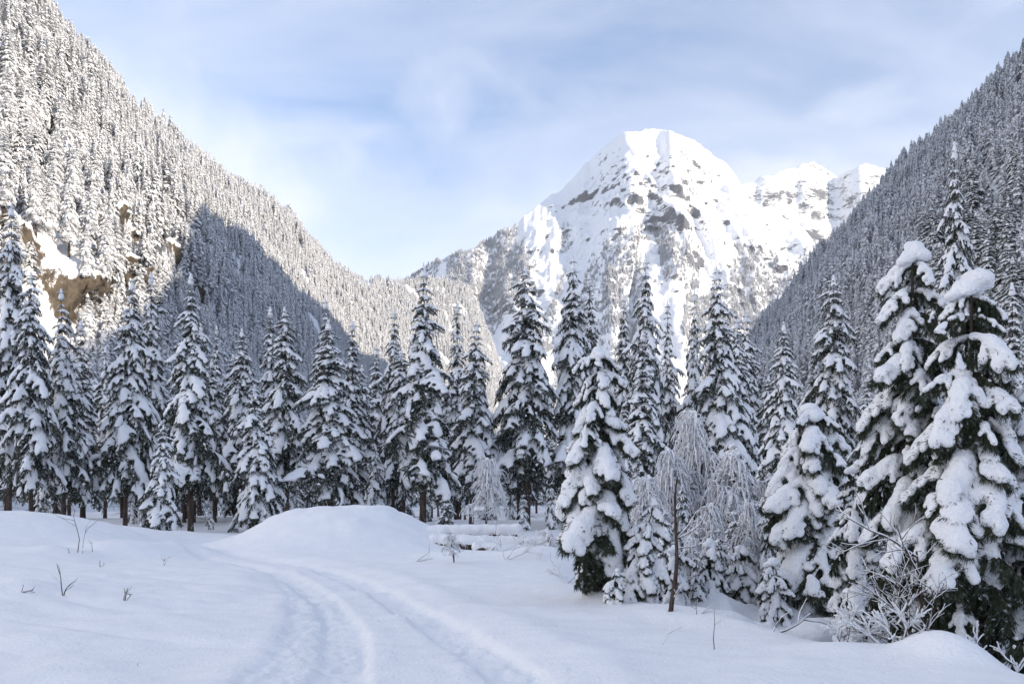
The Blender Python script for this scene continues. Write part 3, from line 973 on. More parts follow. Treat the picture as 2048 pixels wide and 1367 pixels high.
# top pixel x, top pixel y, depth, half width in px, prototype, label
ROW = [
    (18, 405, 62, 50, 'tall0', 'tallest spruce of the left group, cut by the left picture edge'),
    (62, 545, 55, 42, 'tall1', 'snowy spruce with blue shaded crown, second from the left picture edge'),
    (128, 575, 58, 50, 'tall2', 'spruce with drooping snowy boughs, third from the left edge'),
    (165, 640, 78, 40, 'slim0', 'slim sunlit spruce showing behind the third spruce from the left'),
    (250, 552, 60, 46, 'tall3', 'broad snowy spruce left of a close pair, below the brown cliffs'),
    (306, 545, 69, 38, 'slim1', 'narrower darker spruce standing close behind between two broad ones'),
    (381, 545, 50, 58, 'tall4', 'broad snow-laden spruce with round white tip left of the shaded hollow'),
    (432, 650, 88, 24, 'slim0', 'small thin spruce in sunlight between two shaded crowns'),
    (488, 655, 66, 46, 'tall0', 'spruce behind the short heavily laden one left of the mound'),
    (545, 612, 72, 36, 'slim1', 'slender spruce top with a twin beside it, left of centre'),
    (576, 612, 62, 40, 'tall1', 'spruce with blunt snowy top rising over the left end of the mound'),
    (516, 765, 49, 50, 'mid0', 'short spruce heaped with snow on thin bare stem left of the mound'),
    (640, 592, 70, 42, 'tall2', 'darker spruce just behind the wide one over the mound'),
    (662, 640, 53, 62, 'tall3', 'wide snow-heavy spruce rising straight behind the mound'),
    (703, 640, 76, 40, 'slim0', 'thin spruce on the far side of the wide one over the mound'),
    (786, 615, 75, 40, 'tall4', 'medium spruce just left of the tall one at the mound end'),
    (845, 530, 54, 74, 'tall2', 'tall spruce with clear brown stem at the right end of the mound'),
    (918, 602, 80, 34, 'slim1', 'thin pointed spruce behind the gap right of the clear-stemmed one'),
    (942, 642, 62, 50, 'tall0', 'rounded spruce behind the weeping white birch'),
    (1055, 530, 62, 56, 'tall1', 'tall dark-topped spruce left of the valley view of the peak'),
    (1144, 518, 64, 46, 'tall3', 'tall spiky spruce just left of the young fir heaped with snow'),
    (1191, 542, 68, 38, 'slim0', 'spruce whose tip shows right above the young snow-heaped fir'),
    (1240, 592, 85, 30, 'slim1', 'small far spruce between two tall ones under the peak'),
    (1288, 510, 62, 52, 'tall4', 'tall pointed spruce right below the summit of the peak'),
    (1340, 602, 84, 30, 'slim0', 'far narrow spruce half hidden right of the one below the summit'),
    (1385, 580, 72, 36, 'tall2', 'spruce of middle height left of the last tall one before the right slope'),
    (1445, 535, 62, 56, 'tall0', 'last tall dark spruce before the shaded right slope'),
    (1277, 660, 45, 44, 'slim1', 'narrow spruce of stacked snowy boughs in front of the tall ones'),
    (1562, 640, 40, 40, 'tall3', 'single slim spruce in front of the foot of the right slope'),
    (1662, 545, 30, 56, 'tall1', 'snowy spruce left of the big snow-pillowed pair'),
    (1910, 285, 27, 62, 'tall4', 'tallest spruce on the right, rising behind the snow-pillowed pair'),
    (2034, 560, 22, 50, 'slim1', 'dark spruce cut by the right picture edge'),
    (320, 845, 46, 36, 'mid1', 'small round-topped snowy fir in the hollow between the left stems'),
    (541, 880, 50, 32, 'small0', 'low bushy fir under the short laden spruce'),
    (1046, 985, 57, 17, 'small1', 'tiny snow-capped fir among the stems behind the logs'),
    (892, 985, 53, 28, 'small2', 'small fir beside the clear brown stem at the mound end'),
    (746, 890, 62, 26, 'mid2', 'small pale fir behind the right shoulder of the mound'),
    (1253, 770, 27, 24, 'slim0', 'pencil-thin frosted fir close right of the young snow-heaped fir'),
    (1470, 1012, 20, 38, 'small1', 'low round fir under snow at the foot of the weeping white trees'),
    (1520, 1040, 21, 30, 'small2', 'second low fir under snow right of the round one'),
    (1330, 1010, 20.5, 34, 'small0', 'white little fir left behind the bare sapling'),
    (1365, 960, 22, 34, 'small2', 'snow-laden young fir straight behind the bare sapling'),
    (1425, 900, 23.5, 36, 'mid1', 'young fir half hidden among the rimed weeping trees'),
    (1500, 930, 22.5, 38, 'mid0', 'young snowy fir right of the arching weeping tree'),
    (1535, 1000, 19, 32, 'small1', 'squat snowy fir between the weeping bush and stout fir'),
    (1310, 1095, 16.8, 26, 'small2', 'squat snow-buried fir left of the sapling foot'),
    (1440, 1045, 17.5, 30, 'small0', 'snowy little fir in front of the low weeping tree'),
    (1560, 1060, 17, 30, 'small2', 'small fir buried in snow left of the stout fir'),
    (1395, 1090, 16.5, 24, 'small1', 'ankle-high round fir right of the sapling foot'),
    (1560, 900, 24, 44, 'mid2', 'bushy shaded fir beside the small stout fir'),
    (1740, 800, 20, 60, 'mid0', 'dark snowy fir filling the gap left of the snow-pillowed pair'),
]
for i, (tx, ty, Y, hw, pr, lab) in enumerate(ROW):
    P = px(tx, ty, Y)
    g0 = gz(P[0], Y)
    H = P[2] - g0
    plant(pr, P[0], Y, H, hw * (1.5 if Y > 35 else 1.35) / FPX * Y, lab, 'spruces along the edge of the clearing')

_n = 0
while _n < 110:
    Y = RNG.uniform(74, 190); X = RNG.uniform(-0.72, 0.66) * Y
    if X > 55: continue
    H = RNG.uniform(7, 17) if Y < 120 else RNG.uniform(11, 19)
    xp = 1024 + X / Y * FPX
    topy = HZ - (H - EYE) / Y * FPX
    if topy < 655 or (930 < xp < 1010 and topy < 760): continue
    pr = ('tall%d' % RNG.integers(0, 5)) if H > 11 else ('mid%d' % RNG.integers(0, 3))
    plant(pr, X, Y, H, H * RNG.uniform(0.16, 0.21), 'snowy spruce deep in the shaded stand, seen between the front row stems', 'spruces deep in the valley stand')
    _n += 1
_n = 0
while _n < 26:                                   # the row behind the front one
    Y = RNG.uniform(68, 96); xp = RNG.uniform(-20, 1500); ty = RNG.uniform(625, 730)
    if 935 < xp < 1030: continue
    Pq = px(xp, ty, Y)
    H = Pq[2] - gz(Pq[0], Y)
    plant('tall%d' % RNG.integers(0, 5), Pq[0], Y, H, H * RNG.uniform(0.15, 0.19), 'snowy spruce half hidden behind the crowns of the front row', 'second row of spruces')
    _n += 1
for k in range(14):                              # young growth between the stems
    Y = RNG.uniform(56, 74); X = RNG.uniform(-0.62, 0.28) * Y
    H = RNG.uniform(1.6, 4.5)
    plant('small%d' % RNG.integers(0, 3), X, Y, H, H * 0.25, 'low snow-covered young fir on the ground between the spruce stems', 'young firs under the spruces')


# ------------------------------------------------------------------ the near snow-heaped firs
HERO_HEAVY = [bough(400 + i, 0.78, 0.112, 2600, 0.15, 0.0065, 1.5, 0.024, 0.5, 11, 0.45, 0.5, 420) for i in range(6)]
HERO_MID = [bough(420 + i, 0.6, 0.080, 2800, 0.14, 0.0065, 1.6, 0.026, 0.5, 10, 0.38, 0.2, 300) for i in range(5)]
HERO_BARE = [bough(440 + i, 0.3, 0.050, 3000, 0.14, 0.0065, 1.8, 0.022, 0.5, 11, 0.40, 0.0) for i in range(4)]


def lib_meshes(lib, nm):
    out = []
    for (V, F, M), sn in lib:
        out.append((new_mesh('branch', V, F, [M_NEEDLE_NEAR, M_BARK], False, M), new_mesh('snow_pillow', sn[0], sn[1], [M_SNOW_BRANCH])))
    return out


HM, MM, BM = lib_meshes(HERO_HEAVY, 'heavy'), lib_meshes(HERO_MID, 'mid'), lib_meshes(HERO_BARE, 'bare')


def near_fir(seed, x, y, H, R, cb, label, nwh=14, heavy=0.8, bare_to=0.25, shape=0.6, pitch=-34, lean=0.0, per=5, steep=22, mintop=0.24, skirt=0.85):
    rng = np.random.default_rng(seed)
    e = link('fir_tree', None, None, (x, y, gz(x, y) - 0.05)); e.empty_display_size = 0.4
    e.rotation_euler = (0, lean, 0)
    tag(e, label, 'tree', 'firs heaped with snow on the right')
    g = Geo()
    zt = np.linspace(-0.3, H * 0.97, 14)
    ax = np.column_stack([np.cumsum(rng.normal(0, 0.012, 14)), np.cumsum(rng.normal(0, 0.012, 14)), zt])
    tube(g, ax, (0.016 * H + 0.01) * (1 - 0.9 * np.linspace(0, 1, 14)), 10, 0, False)
    link('trunk', g.mesh('trunk', [M_BARK]), e)
    at = lambda z: np.array([np.interp(z, zt, ax[:, 0]), np.interp(z, zt, ax[:, 1]), z])
    for k in range(nwh):
        u = (k + rng.random() * 0.5) / nwh
        z = H * (cb + (0.97 - cb) * u)
        rr = R * (mintop + (1 - mintop) * (1 - u) ** shape) * (0.82 + 0.18 * min(1, u / 0.15)) * (skirt if u < bare_to else 1.0)
        nb = per if u < 0.8 else max(3, per - 2)
        a0 = rng.random() * 6.28
        for b in range(nb):
            a = a0 + b / nb * 6.283 + rng.normal(0, 0.25)
            L = rr * rng.uniform(0.75, 1.25)
            if u < bare_to:
                lib = BM if rng.random() < 0.7 else MM
            else:
                lib = HM if rng.random() < heavy else (MM if rng.random() < 0.7 else BM)
            mb, msn = lib[int(rng.integers(0, len(lib)))]
            o = link('branch', mb, e, at(z))
            pt = math.radians(pitch + steep * u + rng.normal(0, 9))
            o.rotation_mode = 'XYZ'
            o.rotation_euler = (rng.normal(0, 0.2), -pt, a)
            w = L * rng.uniform(0.85, 1.2)
            o.scale = (L, w, L * rng.uniform(0.9, 1.15))
            link('snow_pillow', msn, o)
    # rounded cap on the leader
    bl = []
    for q in range(9):
        a, d = rng.random() * 6.28, R * mintop * rng.uniform(0.0, 0.55)
        bl.append((at(H * 0.95) + np.array([math.cos(a) * d, math.sin(a) * d, R * rng.uniform(-0.06, 0.10) - d * 0.5]), (R * mintop * rng.uniform(0.3, 0.5), R * mintop * rng.uniform(0.3, 0.45), R * mintop * rng.uniform(0.22, 0.32)), (math.cos(a), math.sin(a), -0.4)))
    Vs, Fs = voxel_union(bl, 0.022 * R + 0.005, 3, 1.0, 0.01 * R)
    link('snow_cap', new_mesh('snow_cap', Vs, Fs, [M_SNOW_BRANCH]), e)
    return e


def fir_at(seed, tx, ty, Y, hw, cb, label, **kw):
    P = px(tx, ty, Y)
    return near_fir(seed, P[0], Y, P[2] - gz(P[0], Y), hw * 1.3 / FPX * Y, cb, label, **kw)


fir_at(501, 1195, 672, 14.6, 92, 0.09, 'young fir heaped with snow above bare dark lower boughs, beside the track', bare_to=0.24, heavy=0.9, nwh=15, shape=0.62, skirt=0.72)
fir_at(502, 1838, 455, 11.2, 110, 0.10, 'big fir with round snow pillows, left one of the near pair', bare_to=0.22, nwh=16, shape=0.6, heavy=0.6, mintop=0.32)
fir_at(503, 1935, 515, 10.2, 120, 0.06, 'big fir with drooping snow pillows, nearer right one of the pair', bare_to=0.30, nwh=16, shape=0.55, heavy=0.6, mintop=0.34)
fir_at(504, 1622, 792, 16.5, 92, 0.06, 'small stout fir with dense snow left of the near pair', bare_to=0.10, nwh=13, shape=0.5, heavy=0.65, mintop=0.36, per=6)
fir_at(509, 1715, 905, 13.5, 62, 0.06, 'low dense fir filling the space between the stout fir and the near pair', bare_to=0.1, nwh=10, shape=0.5, heavy=0.55, mintop=0.4)
fir_at(505, 2075, 720, 10.5, 100, 0.05, 'snow-heaped fir half cut off by the right picture edge', bare_to=0.2, nwh=13, shape=0.5)
fir_at(506, 1278, 985, 14.2, 46, 0.05, 'low fir bowed under one thick snow cap, right of the young fir', bare_to=0.05, nwh=8, shape=0.4, heavy=1.0, lean=0.12)
fir_at(510, 1352, 1085, 16.2, 34, 0.02, 'round snow-smothered bush just behind the sapling stem', bare_to=0.0, nwh=6, shape=0.4, heavy=1.0, mintop=0.5)
fir_at(511, 1418, 1075, 16.8, 36, 0.02, 'round snow-smothered bush right of the sapling', bare_to=0.0, nwh=6, shape=0.4, heavy=1.0, mintop=0.5)
fir_at(512, 1485, 1085, 17.2, 34, 0.02, 'snow-smothered bush in front of the low round fir', bare_to=0.0, nwh=6, shape=0.4, heavy=1.0, mintop=0.5)
fir_at(513, 1545, 1110, 15.6, 34, 0.02, 'snow-smothered bush at the left foot of the stout fir', bare_to=0.0, nwh=6, shape=0.4, heavy=1.0, mintop=0.5)
fir_at(507, 1682, 1165, 10.8, 36, 0.02, 'tiny fir bowed under snow on the bank', bare_to=0.0, nwh=6, shape=0.6, heavy=1.0, pitch=-50)
fir_at(508, 1228, 1130, 13.6, 28, 0.02, 'knee-high fir mound of snow at the foot of the young fir', bare_to=0.0, nwh=5, shape=0.5, heavy=1.0)


# ------------------------------------------------------------------ weeping white trees, shrubs, saplings
def weeping_tree(seed, x, y, H, W, label, nprim=54, ntw=13, name='birch_tree', group='rimed weeping trees'):
    rng = np.random.default_rng(seed)
    e = link(name, None, None, (x, y, gz(x, y) - 0.05)); e.empty_display_size = 0.4
    tag(e, label, 'tree' if H > 1.6 else 'shrub', group)
    g, gtw, gsn = Geo(), Geo(), Geo()
    stems = []
    for k in range(3 if H > 1.6 else 2):
        a = rng.random() * 6.28; s = np.linspace(0, 1, 12)
        ln = H * (1.0 if k == 0 else rng.uniform(0.65, 0.85)); out = W * (0.12 if k == 0 else 0.4)
        st = np.stack([math.cos(a) * out * s ** 1.6, math.sin(a) * out * s ** 1.6, ln * (s - 0.10 * s ** 4) - 0.2 * (s == 0)], -1)
        tube(g, st, 0.014 * H * (1 - 0.8 * s) + 0.006, 6, 0, False)
        stems.append(st)
    for k in range(nprim):
        st = stems[int(rng.integers(0, len(stems)))] if k % 2 else stems[0]
        u = 0.25 + 0.75 * (k + rng.random()) / nprim
        p0 = np.array([np.interp(u, np.linspace(0, 1, 12), st[:, q]) for q in range(3)])
        a = rng.random() * 6.28
        R = W * rng.uniform(0.45, 1.0) * (1.1 - 0.65 * u)
        rise = H * rng.uniform(0.02, 0.13); fall = rng.uniform(0.10, 0.5) * p0[2] * (0.55 + 0.45 * u)
        s = np.linspace(0, 1, 12)
        pr = p0 + np.stack([math.cos(a) * R * s ** 0.8, math.sin(a) * R * s ** 0.8, rise * np.sin(np.minimum(s * 2.2, 3.14)) - fall * s ** 2.6], -1)
        pr[:, :2] += rng.normal(0, 0.012, (12, 2)) * H / 3
        tube(gtw, pr, (0.0085 * (1 - 0.6 * s) + 0.004) * (H / 3.5) ** 0.4 * 1.5, 4, 0, False)
        tube(gsn, pr + np.array([0, 0, 0.018]), (0.03 + 0.05 * rng.random(12)) * (H / 3.5) ** 0.4 * (1 - 0.5 * s), 5, 0, False, 0.8)
        for q in range(ntw):
            t = rng.uniform(0.15, 1.0); f = t * 11; i = min(int(f), 10)
            b0 = pr[i] * (1 - f + i) + pr[i + 1] * (f - i)
            a2 = a + rng.normal(0, 1.0); ln = H * rng.uniform(0.05, 0.15)
            ss = np.linspace(0, 1, 6)
            sag = rng.uniform(0.15, 1.2)
            tw = b0 + np.stack([math.cos(a2) * ln * 0.7 * ss ** 0.7, math.sin(a2) * ln * 0.7 * ss ** 0.7, 0.12 * ln * np.sin(ss * 3.14) - sag * ln * ss ** 1.8], -1)
            tw[:, 2] = np.maximum(tw[:, 2], 0.02)
            tube(gtw, tw, np.linspace(0.017, 0.009, 6) * rng.uniform(0.7, 1.6) * (H / 3.5) ** 0.3, 3, 0, False)
    link('trunk', g.mesh('trunk', [M_BARK]), e)
    c = link('crown', gtw.mesh('crown', [M_RIME], True), e)
    blobs = []
    st = stems[0]
    for q in range(60):
        u = rng.uniform(0.3, 1.0); a = rng.random() * 6.28
        p0 = np.array([np.interp(u, np.linspace(0, 1, 12), st[:, w]) for w in range(3)])
        r = W * rng.uniform(0.05, 0.12) * (1.3 - 0.6 * u)
        d = rng.uniform(0, 0.8) * W * (1.15 - u)
        blobs.append((p0 + np.array([math.cos(a) * d, math.sin(a) * d, 0.03 * H - d * 0.3]), (r * 1.5, r, r * 0.55), (math.cos(a), math.sin(a), -0.5)))
    Vs, Fs = voxel_union(blobs, 0.02 * W + 0.008, 2, 0.6, 0.006)
    gsn.add(Vs, Fs)
    link('snow_load', gsn.mesh('snow_load', [M_SNOW_BRANCH]), c)
    return e


def weep_at(seed, tx, ty, Y, hw, label, **kw):
    P = px(tx, ty, Y)
    return weeping_tree(seed, P[0], Y, P[2] - gz(P[0], Y), hw / FPX * Y, label, **kw)


weep_at(601, 972, 902, 44, 52, 'white weeping birch bent under rime behind the logs')
weep_at(602, 1388, 798, 24, 66, 'tallest of the rimed weeping trees, behind the bare sapling')
weep_at(603, 1468, 862, 22, 64, 'arching rimed weeping tree right of the tallest one')
weep_at(604, 1300, 932, 21, 58, 'rimed weeping tree left of the bare sapling')
weep_at(605, 1415, 985, 18.5, 44, 'low snow-hung weeping tree between sapling and round fir')
weep_at(606, 1535, 930, 25, 44, 'pale rimed weeping tree left of the small stout fir')
weep_at(609, 1345, 880, 23, 50, 'rimed weeping tree directly behind the bare sapling top')
weep_at(610, 1500, 985, 19.5, 40, 'low rimed weeping bush behind the second low fir')
weep_at(611, 1285, 1040, 17.5, 36, 'white rimed bush behind the bowed low fir', nprim=36)
weep_at(612, 1375, 1060, 17.0, 36, 'white rimed bush just right of the bare sapling stem', nprim=36)
weep_at(613, 1140, 1050, 29, 30, 'snow-matted brush behind the stem of the young fir', nprim=16, ntw=10, name='rimed_shrub')
weep_at(614, 1062, 1072, 25, 26, 'low snow-matted brush in front of the stumps', nprim=16, ntw=10, name='rimed_shrub')
weep_at(615, 985, 1085, 26, 24, 'low white brush over the middle of the logs', nprim=14, ntw=10, name='rimed_shrub')
weep_at(607, 908, 1056, 23, 38, 'small bowed rimed shrub in front of the snowy logs', nprim=16, ntw=12, name='rimed_shrub')
weep_at(608, 1098, 1048, 27, 34, 'rounded snowy brush right of the log ends', nprim=14, ntw=10, name='rimed_shrub')


def grow(g, gs, p, d, ln, r, lev, rng, up=0.1, kids=(4, 3, 2), snow=1.0, sides=5):
    n = 7; pts = [np.asarray(p, float)]
    d = unit(d)
    for i in range(n - 1):
        d = unit(d + rng.normal(0, 0.13, 3) + np.array([0, 0, up * 0.15]))
        pts.append(pts[-1] + d * ln / (n - 1))
    pts = np.array(pts); rr = np.linspace(r, r * 0.45, n)
    tube(g, pts, rr, sides if lev == 0 else 4, 0, True)
    flat = math.sqrt(max(0, 1 - d[2] ** 2))
    if gs is not None and flat > 0.4:
        sn = pts + np.array([0, 0, 1.0]) * (rr[:, None] * 0.9 + 0.004)
        tube(gs, sn, (rr * 0.9 + 0.006 * snow) * (0.8 + 0.4 * rng.random(n)), 5, 0, True, 0.9)
    if lev < len(kids):
        for k in range(kids[lev]):
            t = rng.uniform(0.3, 0.98); f = t * (n - 1); i = min(int(f), n - 2)
            b0 = pts[i] * (1 - f + i) + pts[i + 1] * (f - i)
            tn = unit(pts[i + 1] - pts[i])
            sd = unit(np.cross(tn, rng.normal(size=3)))
            grow(g, gs, b0, unit(tn * 0.8 + sd * 0.75), ln * rng.uniform(0.4, 0.65), r * 0.5, lev + 1, rng, up, kids, snow)


def snowy_shrub(seed, base, stems, label, name='bare_shrub', kids=(5, 4, 2), cat='shrub', group=None, snow=1.3):
    rng = np.random.default_rng(seed)
    e = link(name, None, None, base); e.empty_display_size = 0.3
    tag(e, label, cat, group)
    g, gs = Geo(), Geo()
    for d, ln, r in stems:
        grow(g, gs, (0, 0, -0.05), d, ln, r, 0, rng, 0.2, kids, snow)
    link('stem', g.mesh('stem', [M_TWIG]), e)
    if gs.n:
        link('snow_line', gs.mesh('snow_line', [M_SNOW_BRANCH]), e)
    return e


def gpt(x, y):
    return (x, y, gz(x, y))


P = px(1862, 1290, 9.6)
snowy_shrub(701, gpt(P[0], 9.6), [((-0.15, 0, 1), 1.6, 0.026), ((-0.6, -0.1, 0.85), 1.15, 0.017), ((-0.75, -0.2, 0.55), 0.9, 0.013), ((-0.4, 0.2, 0.9), 1.3, 0.015), ((-0.85, 0.1, 0.35), 0.8, 0.011)],
            'leafless shrub with snow-lined branches spreading left before the near firs', kids=(6, 4, 2), snow=0.4)
P = px(1790, 1310, 9.3)
snowy_shrub(702, gpt(P[0], 9.3), [((-0.6, 0, 0.5), 0.55, 0.008), ((0.3, 0, 0.7), 0.5, 0.008), ((-0.2, -0.3, 0.6), 0.5, 0.008), ((-0.8, 0.2, 0.35), 0.6, 0.008)], 'low snowy twig tangle at the foot of the left near fir', kids=(6, 3), snow=1.6)
P = px(1690, 1290, 9.7)
snowy_shrub(703, gpt(P[0], 9.7), [((0.6, 0, 0.5), 0.5, 0.007), ((-0.3, 0, 0.6), 0.4, 0.007), ((0.1, -0.3, 0.6), 0.45, 0.007)], 'low snowy twig tangle beside the tiny bowed fir', kids=(6, 3), snow=1.6)
P = px(2030, 1330, 8.9)
snowy_shrub(704, gpt(P[0], 8.9), [((0.6, 0, 0.7), 0.8, 0.010), ((-0.4, 0.2, 0.7), 0.7, 0.010), ((0.0, -0.3, 0.6), 0.6, 0.009), ((-0.8, 0.2, 0.5), 0.8, 0.01)], 'dark snowy twigs in the lower right corner by the round mound', kids=(6, 4), snow=1.2)
P = px(1010, 1128, 23.5)
snowy_shrub(705, gpt(P[0], 23.5), [((0.5, 0, 0.7), 1.0, 0.012), ((-0.4, 0, 0.8), 0.9, 0.012), ((0.9, -0.2, 0.4), 1.1, 0.012)], 'thin snowy twigs bending over the drift below the logs', kids=(5, 3), snow=1.8)
P = px(1130, 1175, 17.2)
snowy_shrub(706, gpt(P[0], 17.2), [((0.6, 0, 0.5), 0.9, 0.010), ((0.8, 0, 0.25), 0.8, 0.009), ((-0.3, 0, 0.6), 0.5, 0.008)], 'twigs sticking from the snow left of the young fir stem', kids=(5, 2), snow=1.4)

# the bare sapling
rng = np.random.default_rng(31)
B = on_ground(1340, 1222)
e = link('sapling', None, None, B); tag(e, 'bare dark leafless sapling standing alone on the snow bank', 'tree')
g, gs = Geo(), Geo()
Hs = (1222 - 952) / FPX * B[1]
s = np.linspace(0, 1, 14)
st = np.stack([Hs * (0.10 * s + 0.035 * np.sin(s * 5.5)) * 0.75, 0.03 * np.sin(s * 7), Hs * s - 0.1 * (s == 0)], -1)
tube(g, st, 0.038 * (1 - 0.72 * s) + 0.002 * rng.random(14), 8, 0)
link('trunk', g.mesh('trunk', [M_TWIG]), e)
for t, d, ln in ((0.60, (0.8, 0.1, 0.75), 0.42), (0.58, (0.9, -0.2, 0.25), 0.42), (0.47, (0.85, 0.1, 0.1), 0.35), (0.08, (0.5, -0.3, 0.9), 0.2)):
    gb, gsn = Geo(), Geo()
    grow(gb, gsn, st[int(t * 13)], d, ln, 0.010, 0, rng, 0.2, (2,), 0.7)
    b_ = link('branch', gb.mesh('branch', [M_TWIG]), e)
    if gsn.n: link('snow_line', gsn.mesh('snow_line', [M_SNOW_BRANCH]), b_)

# twigs and dead stalks poking out of the snow
STALKS = [
    (155, 1104, [((0.0, 0, 1), 1.35, 0.013)], (2,), 'taller of two upright dry stalks on the left field'),
    (165, 1106, [((0.14, 0, 1), 1.25, 0.012)], (1,), 'leaning dry stalk beside the taller upright one'),
    (185, 1103, [((0.1, 0, 1), 0.38, 0.010)], (1,), 'short stub right of the two upright stalks'),
    (138, 1106, [((0.1, 0, 1), 0.22, 0.010)], (), 'tiny stub left of the two upright stalks'),
    (126, 1190, [((0.25, 0, 1), 0.42, 0.013), ((-0.05, 0, 1), 0.62, 0.010)], (2,), 'forked dark twig with a snow blob on the left field'),
    (35, 1184, [((0.9, 0, 0.5), 0.30, 0.011), ((0.8, 0.1, 0.42), 0.26, 0.008)], (2,), 'dark twig lying low near the left edge of the field'),
    (248, 1200, [((0.2, 0, 1), 0.30, 0.011), ((0.55, 0, 0.8), 0.22, 0.009), ((-0.1, 0, 1), 0.26, 0.008)], (2,), 'dark tuft of twigs, nearest of those on the left field'),
    (200, 1133, [((0.1, 0, 1), 0.22, 0.012), ((0.5, 0, 0.7), 0.2, 0.008)], (1,), 'small twig tip behind the forked one'),
    (328, 1130, [((0.1, 0, 1), 0.38, 0.009), ((0.4, 0, 1), 0.35, 0.007), ((-0.2, 0, 1), 0.3, 0.007)], (2,), 'pale twig sprig near the soft humps'),
    (1322, 1288, [((0.35, 0, 0.9), 0.32, 0.005)], (1,), 'thin grass-like stalk on the slope below the sapling'),
    (1428, 1298, [((0.04, 0, 1), 0.5, 0.006)], (1,), 'straight thin stalk on the slope right of the sapling'),
    (1392, 1228, [((0.2, 0, 0.9), 0.32, 0.006), ((0.7, 0, 0.5), 0.4, 0.006)], (1,), 'arched thin twig right of the sapling foot'),
    (1545, 1262, [((0.3, 0, 0.7), 0.3, 0.010), ((0.85, 0, 0.15), 0.6, 0.012)], (2,), 'bent dark twig on the bank by the boulder'),
    (1535, 1205, [((0.95, 0, 0.02), 0.45, 0.010)], (1,), 'short dark stick lying in the hollow'),
    (828, 1122, [((0.7, 0, 0.45), 0.6, 0.010), ((0.95, 0, 0.15), 0.6, 0.01)], (1,), 'arched twig left of the bowed rimed shrub'),
    (268, 1330, [((0.5, 0, 0.8), 0.08, 0.004)], (1,), 'tiny twig tip in the near left snow'),
]
for k, (qx, qy, stems, kids, lab) in enumerate(STALKS):
    b_ = on_ground(qx, qy)
    snowy_shrub(800 + k, b_, stems, lab, 'twig', kids, 'twig', 'twigs poking out of the snow', 0.5)


# ------------------------------------------------------------------ logs, stumps, boulders
def snowy_log(seed, x0, x1, y, z, r, label, tilt=0.0):
    rng = np.random.default_rng(seed)
    e = link('felled_log', None, None, ((x0 + x1) / 2, y, z)); e.rotation_euler = (0, tilt, rng.normal(0, 0.06)); e.empty_display_size = 0.3
    tag(e, label, 'log', 'felled logs under snow')
    g = Geo(); h = (x1 - x0) / 2; s = np.linspace(-h, h, 14)
    tube(g, np.stack([s, 0.03 * np.sin(s * 1.7), 0 * s], -1), r * (1 + 0.06 * rng.normal(size=14)), 12, 0, True)
    V, F, M = g.arrays(); M = (np.abs(V[F][:, :, 0]).min(1) > h * 0.995).astype(int)
    link('stem', new_mesh('stem', V, F, [M_BARK, M_WOOD], True, M), e)
    bl = [((q, rng.normal(0, 0.03), r * 0.75), (r * 1.25, r * rng.uniform(1.05, 1.4), r * rng.uniform(0.85, 1.5)), (1, 0, 0)) for q in np.linspace(-h * 0.97, h * 0.99, int(h * 2 / r * 1.1) + 4)]
    Vs, Fs = voxel_union(bl, 0.07, 6, 1.0, 0.012)
    link('snow_cap', new_mesh('snow_cap', Vs, Fs, [M_SNOW_BRANCH]), e)


Yl = 30.0
snowy_log(1, px(850, 0, Yl)[0], px(1035, 0, Yl)[0], Yl + 1.2, gz(-1.5, Yl) + 0.52, 0.22, 'uppermost felled log under a snow roll behind the bowed shrub', -0.015)
snowy_log(2, px(866, 0, Yl)[0], px(1046, 0, Yl)[0], Yl, gz(-1.5, Yl) + 0.20, 0.20, 'middle felled log under a snow roll, longest of the three', 0.035)
snowy_log(3, px(950, 0, 27)[0], px(1100, 0, 27)[0], 27.2, gz(0, 27) + 0.10, 0.17, 'lowest felled log under snow below the others, tilted right', 0.09)


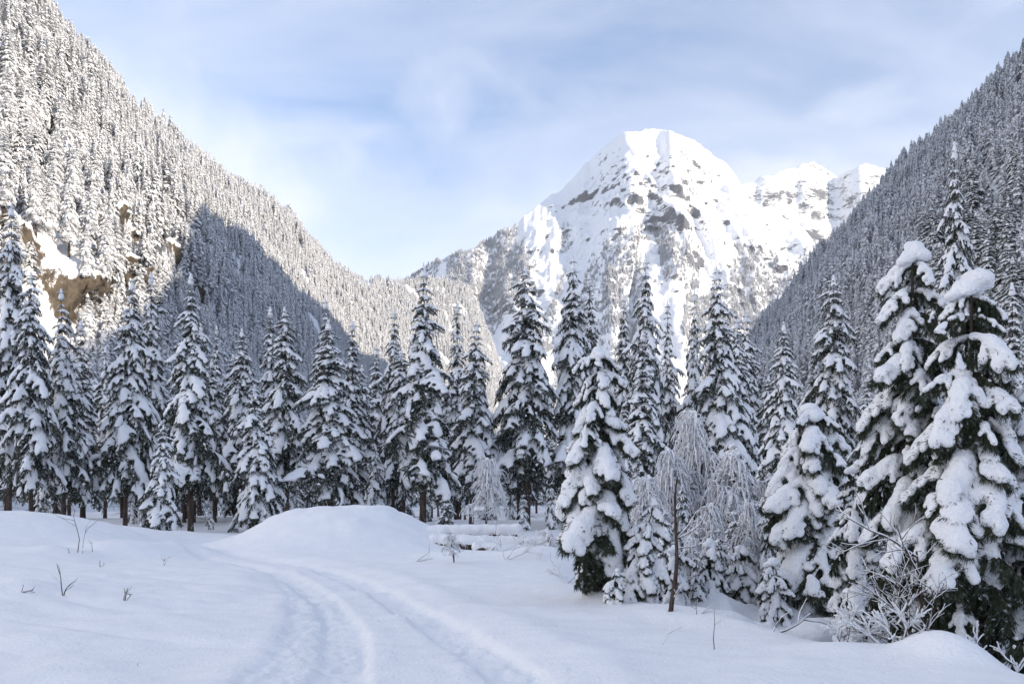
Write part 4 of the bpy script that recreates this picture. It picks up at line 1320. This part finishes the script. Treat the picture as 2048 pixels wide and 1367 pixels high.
def snowy_block(seed, x, y, r, label, name, cat, mat, squash=0.8, cap=0.6, lift=0.3):
    rng = np.random.default_rng(seed)
    e = link(name, None, None, gpt(x, y)); e.empty_display_size = 0.3
    tag(e, label, cat)
    V, F = ico(4)
    d = 1 + 0.28 * fbm(V[:, 0] * 1.4 + seed, V[:, 1] * 1.4, V[:, 2] * 1.4, 4)
    V = V * d[:, None] * np.array([r, r * 0.8, r * squash]) + np.array([0, 0, r * lift])
    link('rock' if cat == 'boulder' else 'wood', new_mesh(name, V, F, [mat], True), e)
    bl = [((rng.normal(0, r * 0.38), rng.normal(0, r * 0.3), r * (squash * 0.72 + lift)), (r * rng.uniform(0.45, 0.7), r * rng.uniform(0.4, 0.6), r * cap * rng.uniform(0.5, 0.8)), (1, 0, 0)) for q in range(8)]
    Vs, Fs = voxel_union(bl, r * 0.07, 5, 1.0, r * 0.02)
    link('snow_cap', new_mesh('snow_cap', Vs, Fs, [M_SNOW_BRANCH]), e)


P = px(1032, 1060, 31); snowy_block(11, P[0], 31, 0.42, 'brown root stump with snow cap at the log ends', 'tree_stump', 'stump', M_WOOD, 0.9)
P = px(1065, 1078, 29.5); snowy_block(12, P[0], 29.5, 0.36, 'small dark stump under snow right of the log ends', 'tree_stump', 'stump', M_BARK, 0.8)
P = px(1085, 1098, 27.5); snowy_block(13, P[0], 27.5, 0.4, 'lumpy snow-covered stump below the rounded brush', 'tree_stump', 'stump', M_BARK, 0.7, 0.8)
P = px(1612, 1232, 12.8); snowy_block(14, P[0], 12.8, 0.45, 'brown boulder under snow in the hollow', 'boulder', 'boulder', M_BOULDER, 0.6)
P = px(1655, 1215, 13.6); snowy_block(15, P[0], 13.6, 0.4, 'darker boulder behind the brown one in the hollow', 'boulder', 'boulder', M_BOULDER, 0.7)
P = px(1520, 1225, 13.4); snowy_block(16, P[0], 13.4, 0.28, 'small boulder nearly buried in the hollow snow', 'boulder', 'boulder', M_BOULDER, 0.6, 0.9)


# ------------------------------------------------------------------ thin winter air over the valley
def build_haze():
    V = np.array([(x, y, z) for x in (-8800, 8800) for y in (-8800, 8800) for z in (-30, 2350)], float)
    F = [(0, 1, 3, 2), (4, 6, 7, 5), (0, 4, 5, 1), (2, 3, 7, 6), (0, 2, 6, 4), (1, 5, 7, 3)]
    m = bpy.data.materials.new('haze'); m.use_nodes = True
    t = m.node_tree; t.nodes.clear()
    v = nd(t, 'ShaderNodeVolumePrincipled')
    v.inputs['Color'].default_value = (0.88, 0.93, 1.0, 1)
    v.inputs['Density'].default_value = HAZE
    v.inputs['Anisotropy'].default_value = 0.0
    o = nd(t, 'ShaderNodeOutputMaterial')
    t.links.new(v.outputs[0], o.inputs['Volume'])
    tag(link('haze', new_mesh('haze', V, F, [m], False)), 'thin pale winter haze filling the valley air', kind='stuff')


HAZE = 0.00005
build_haze()
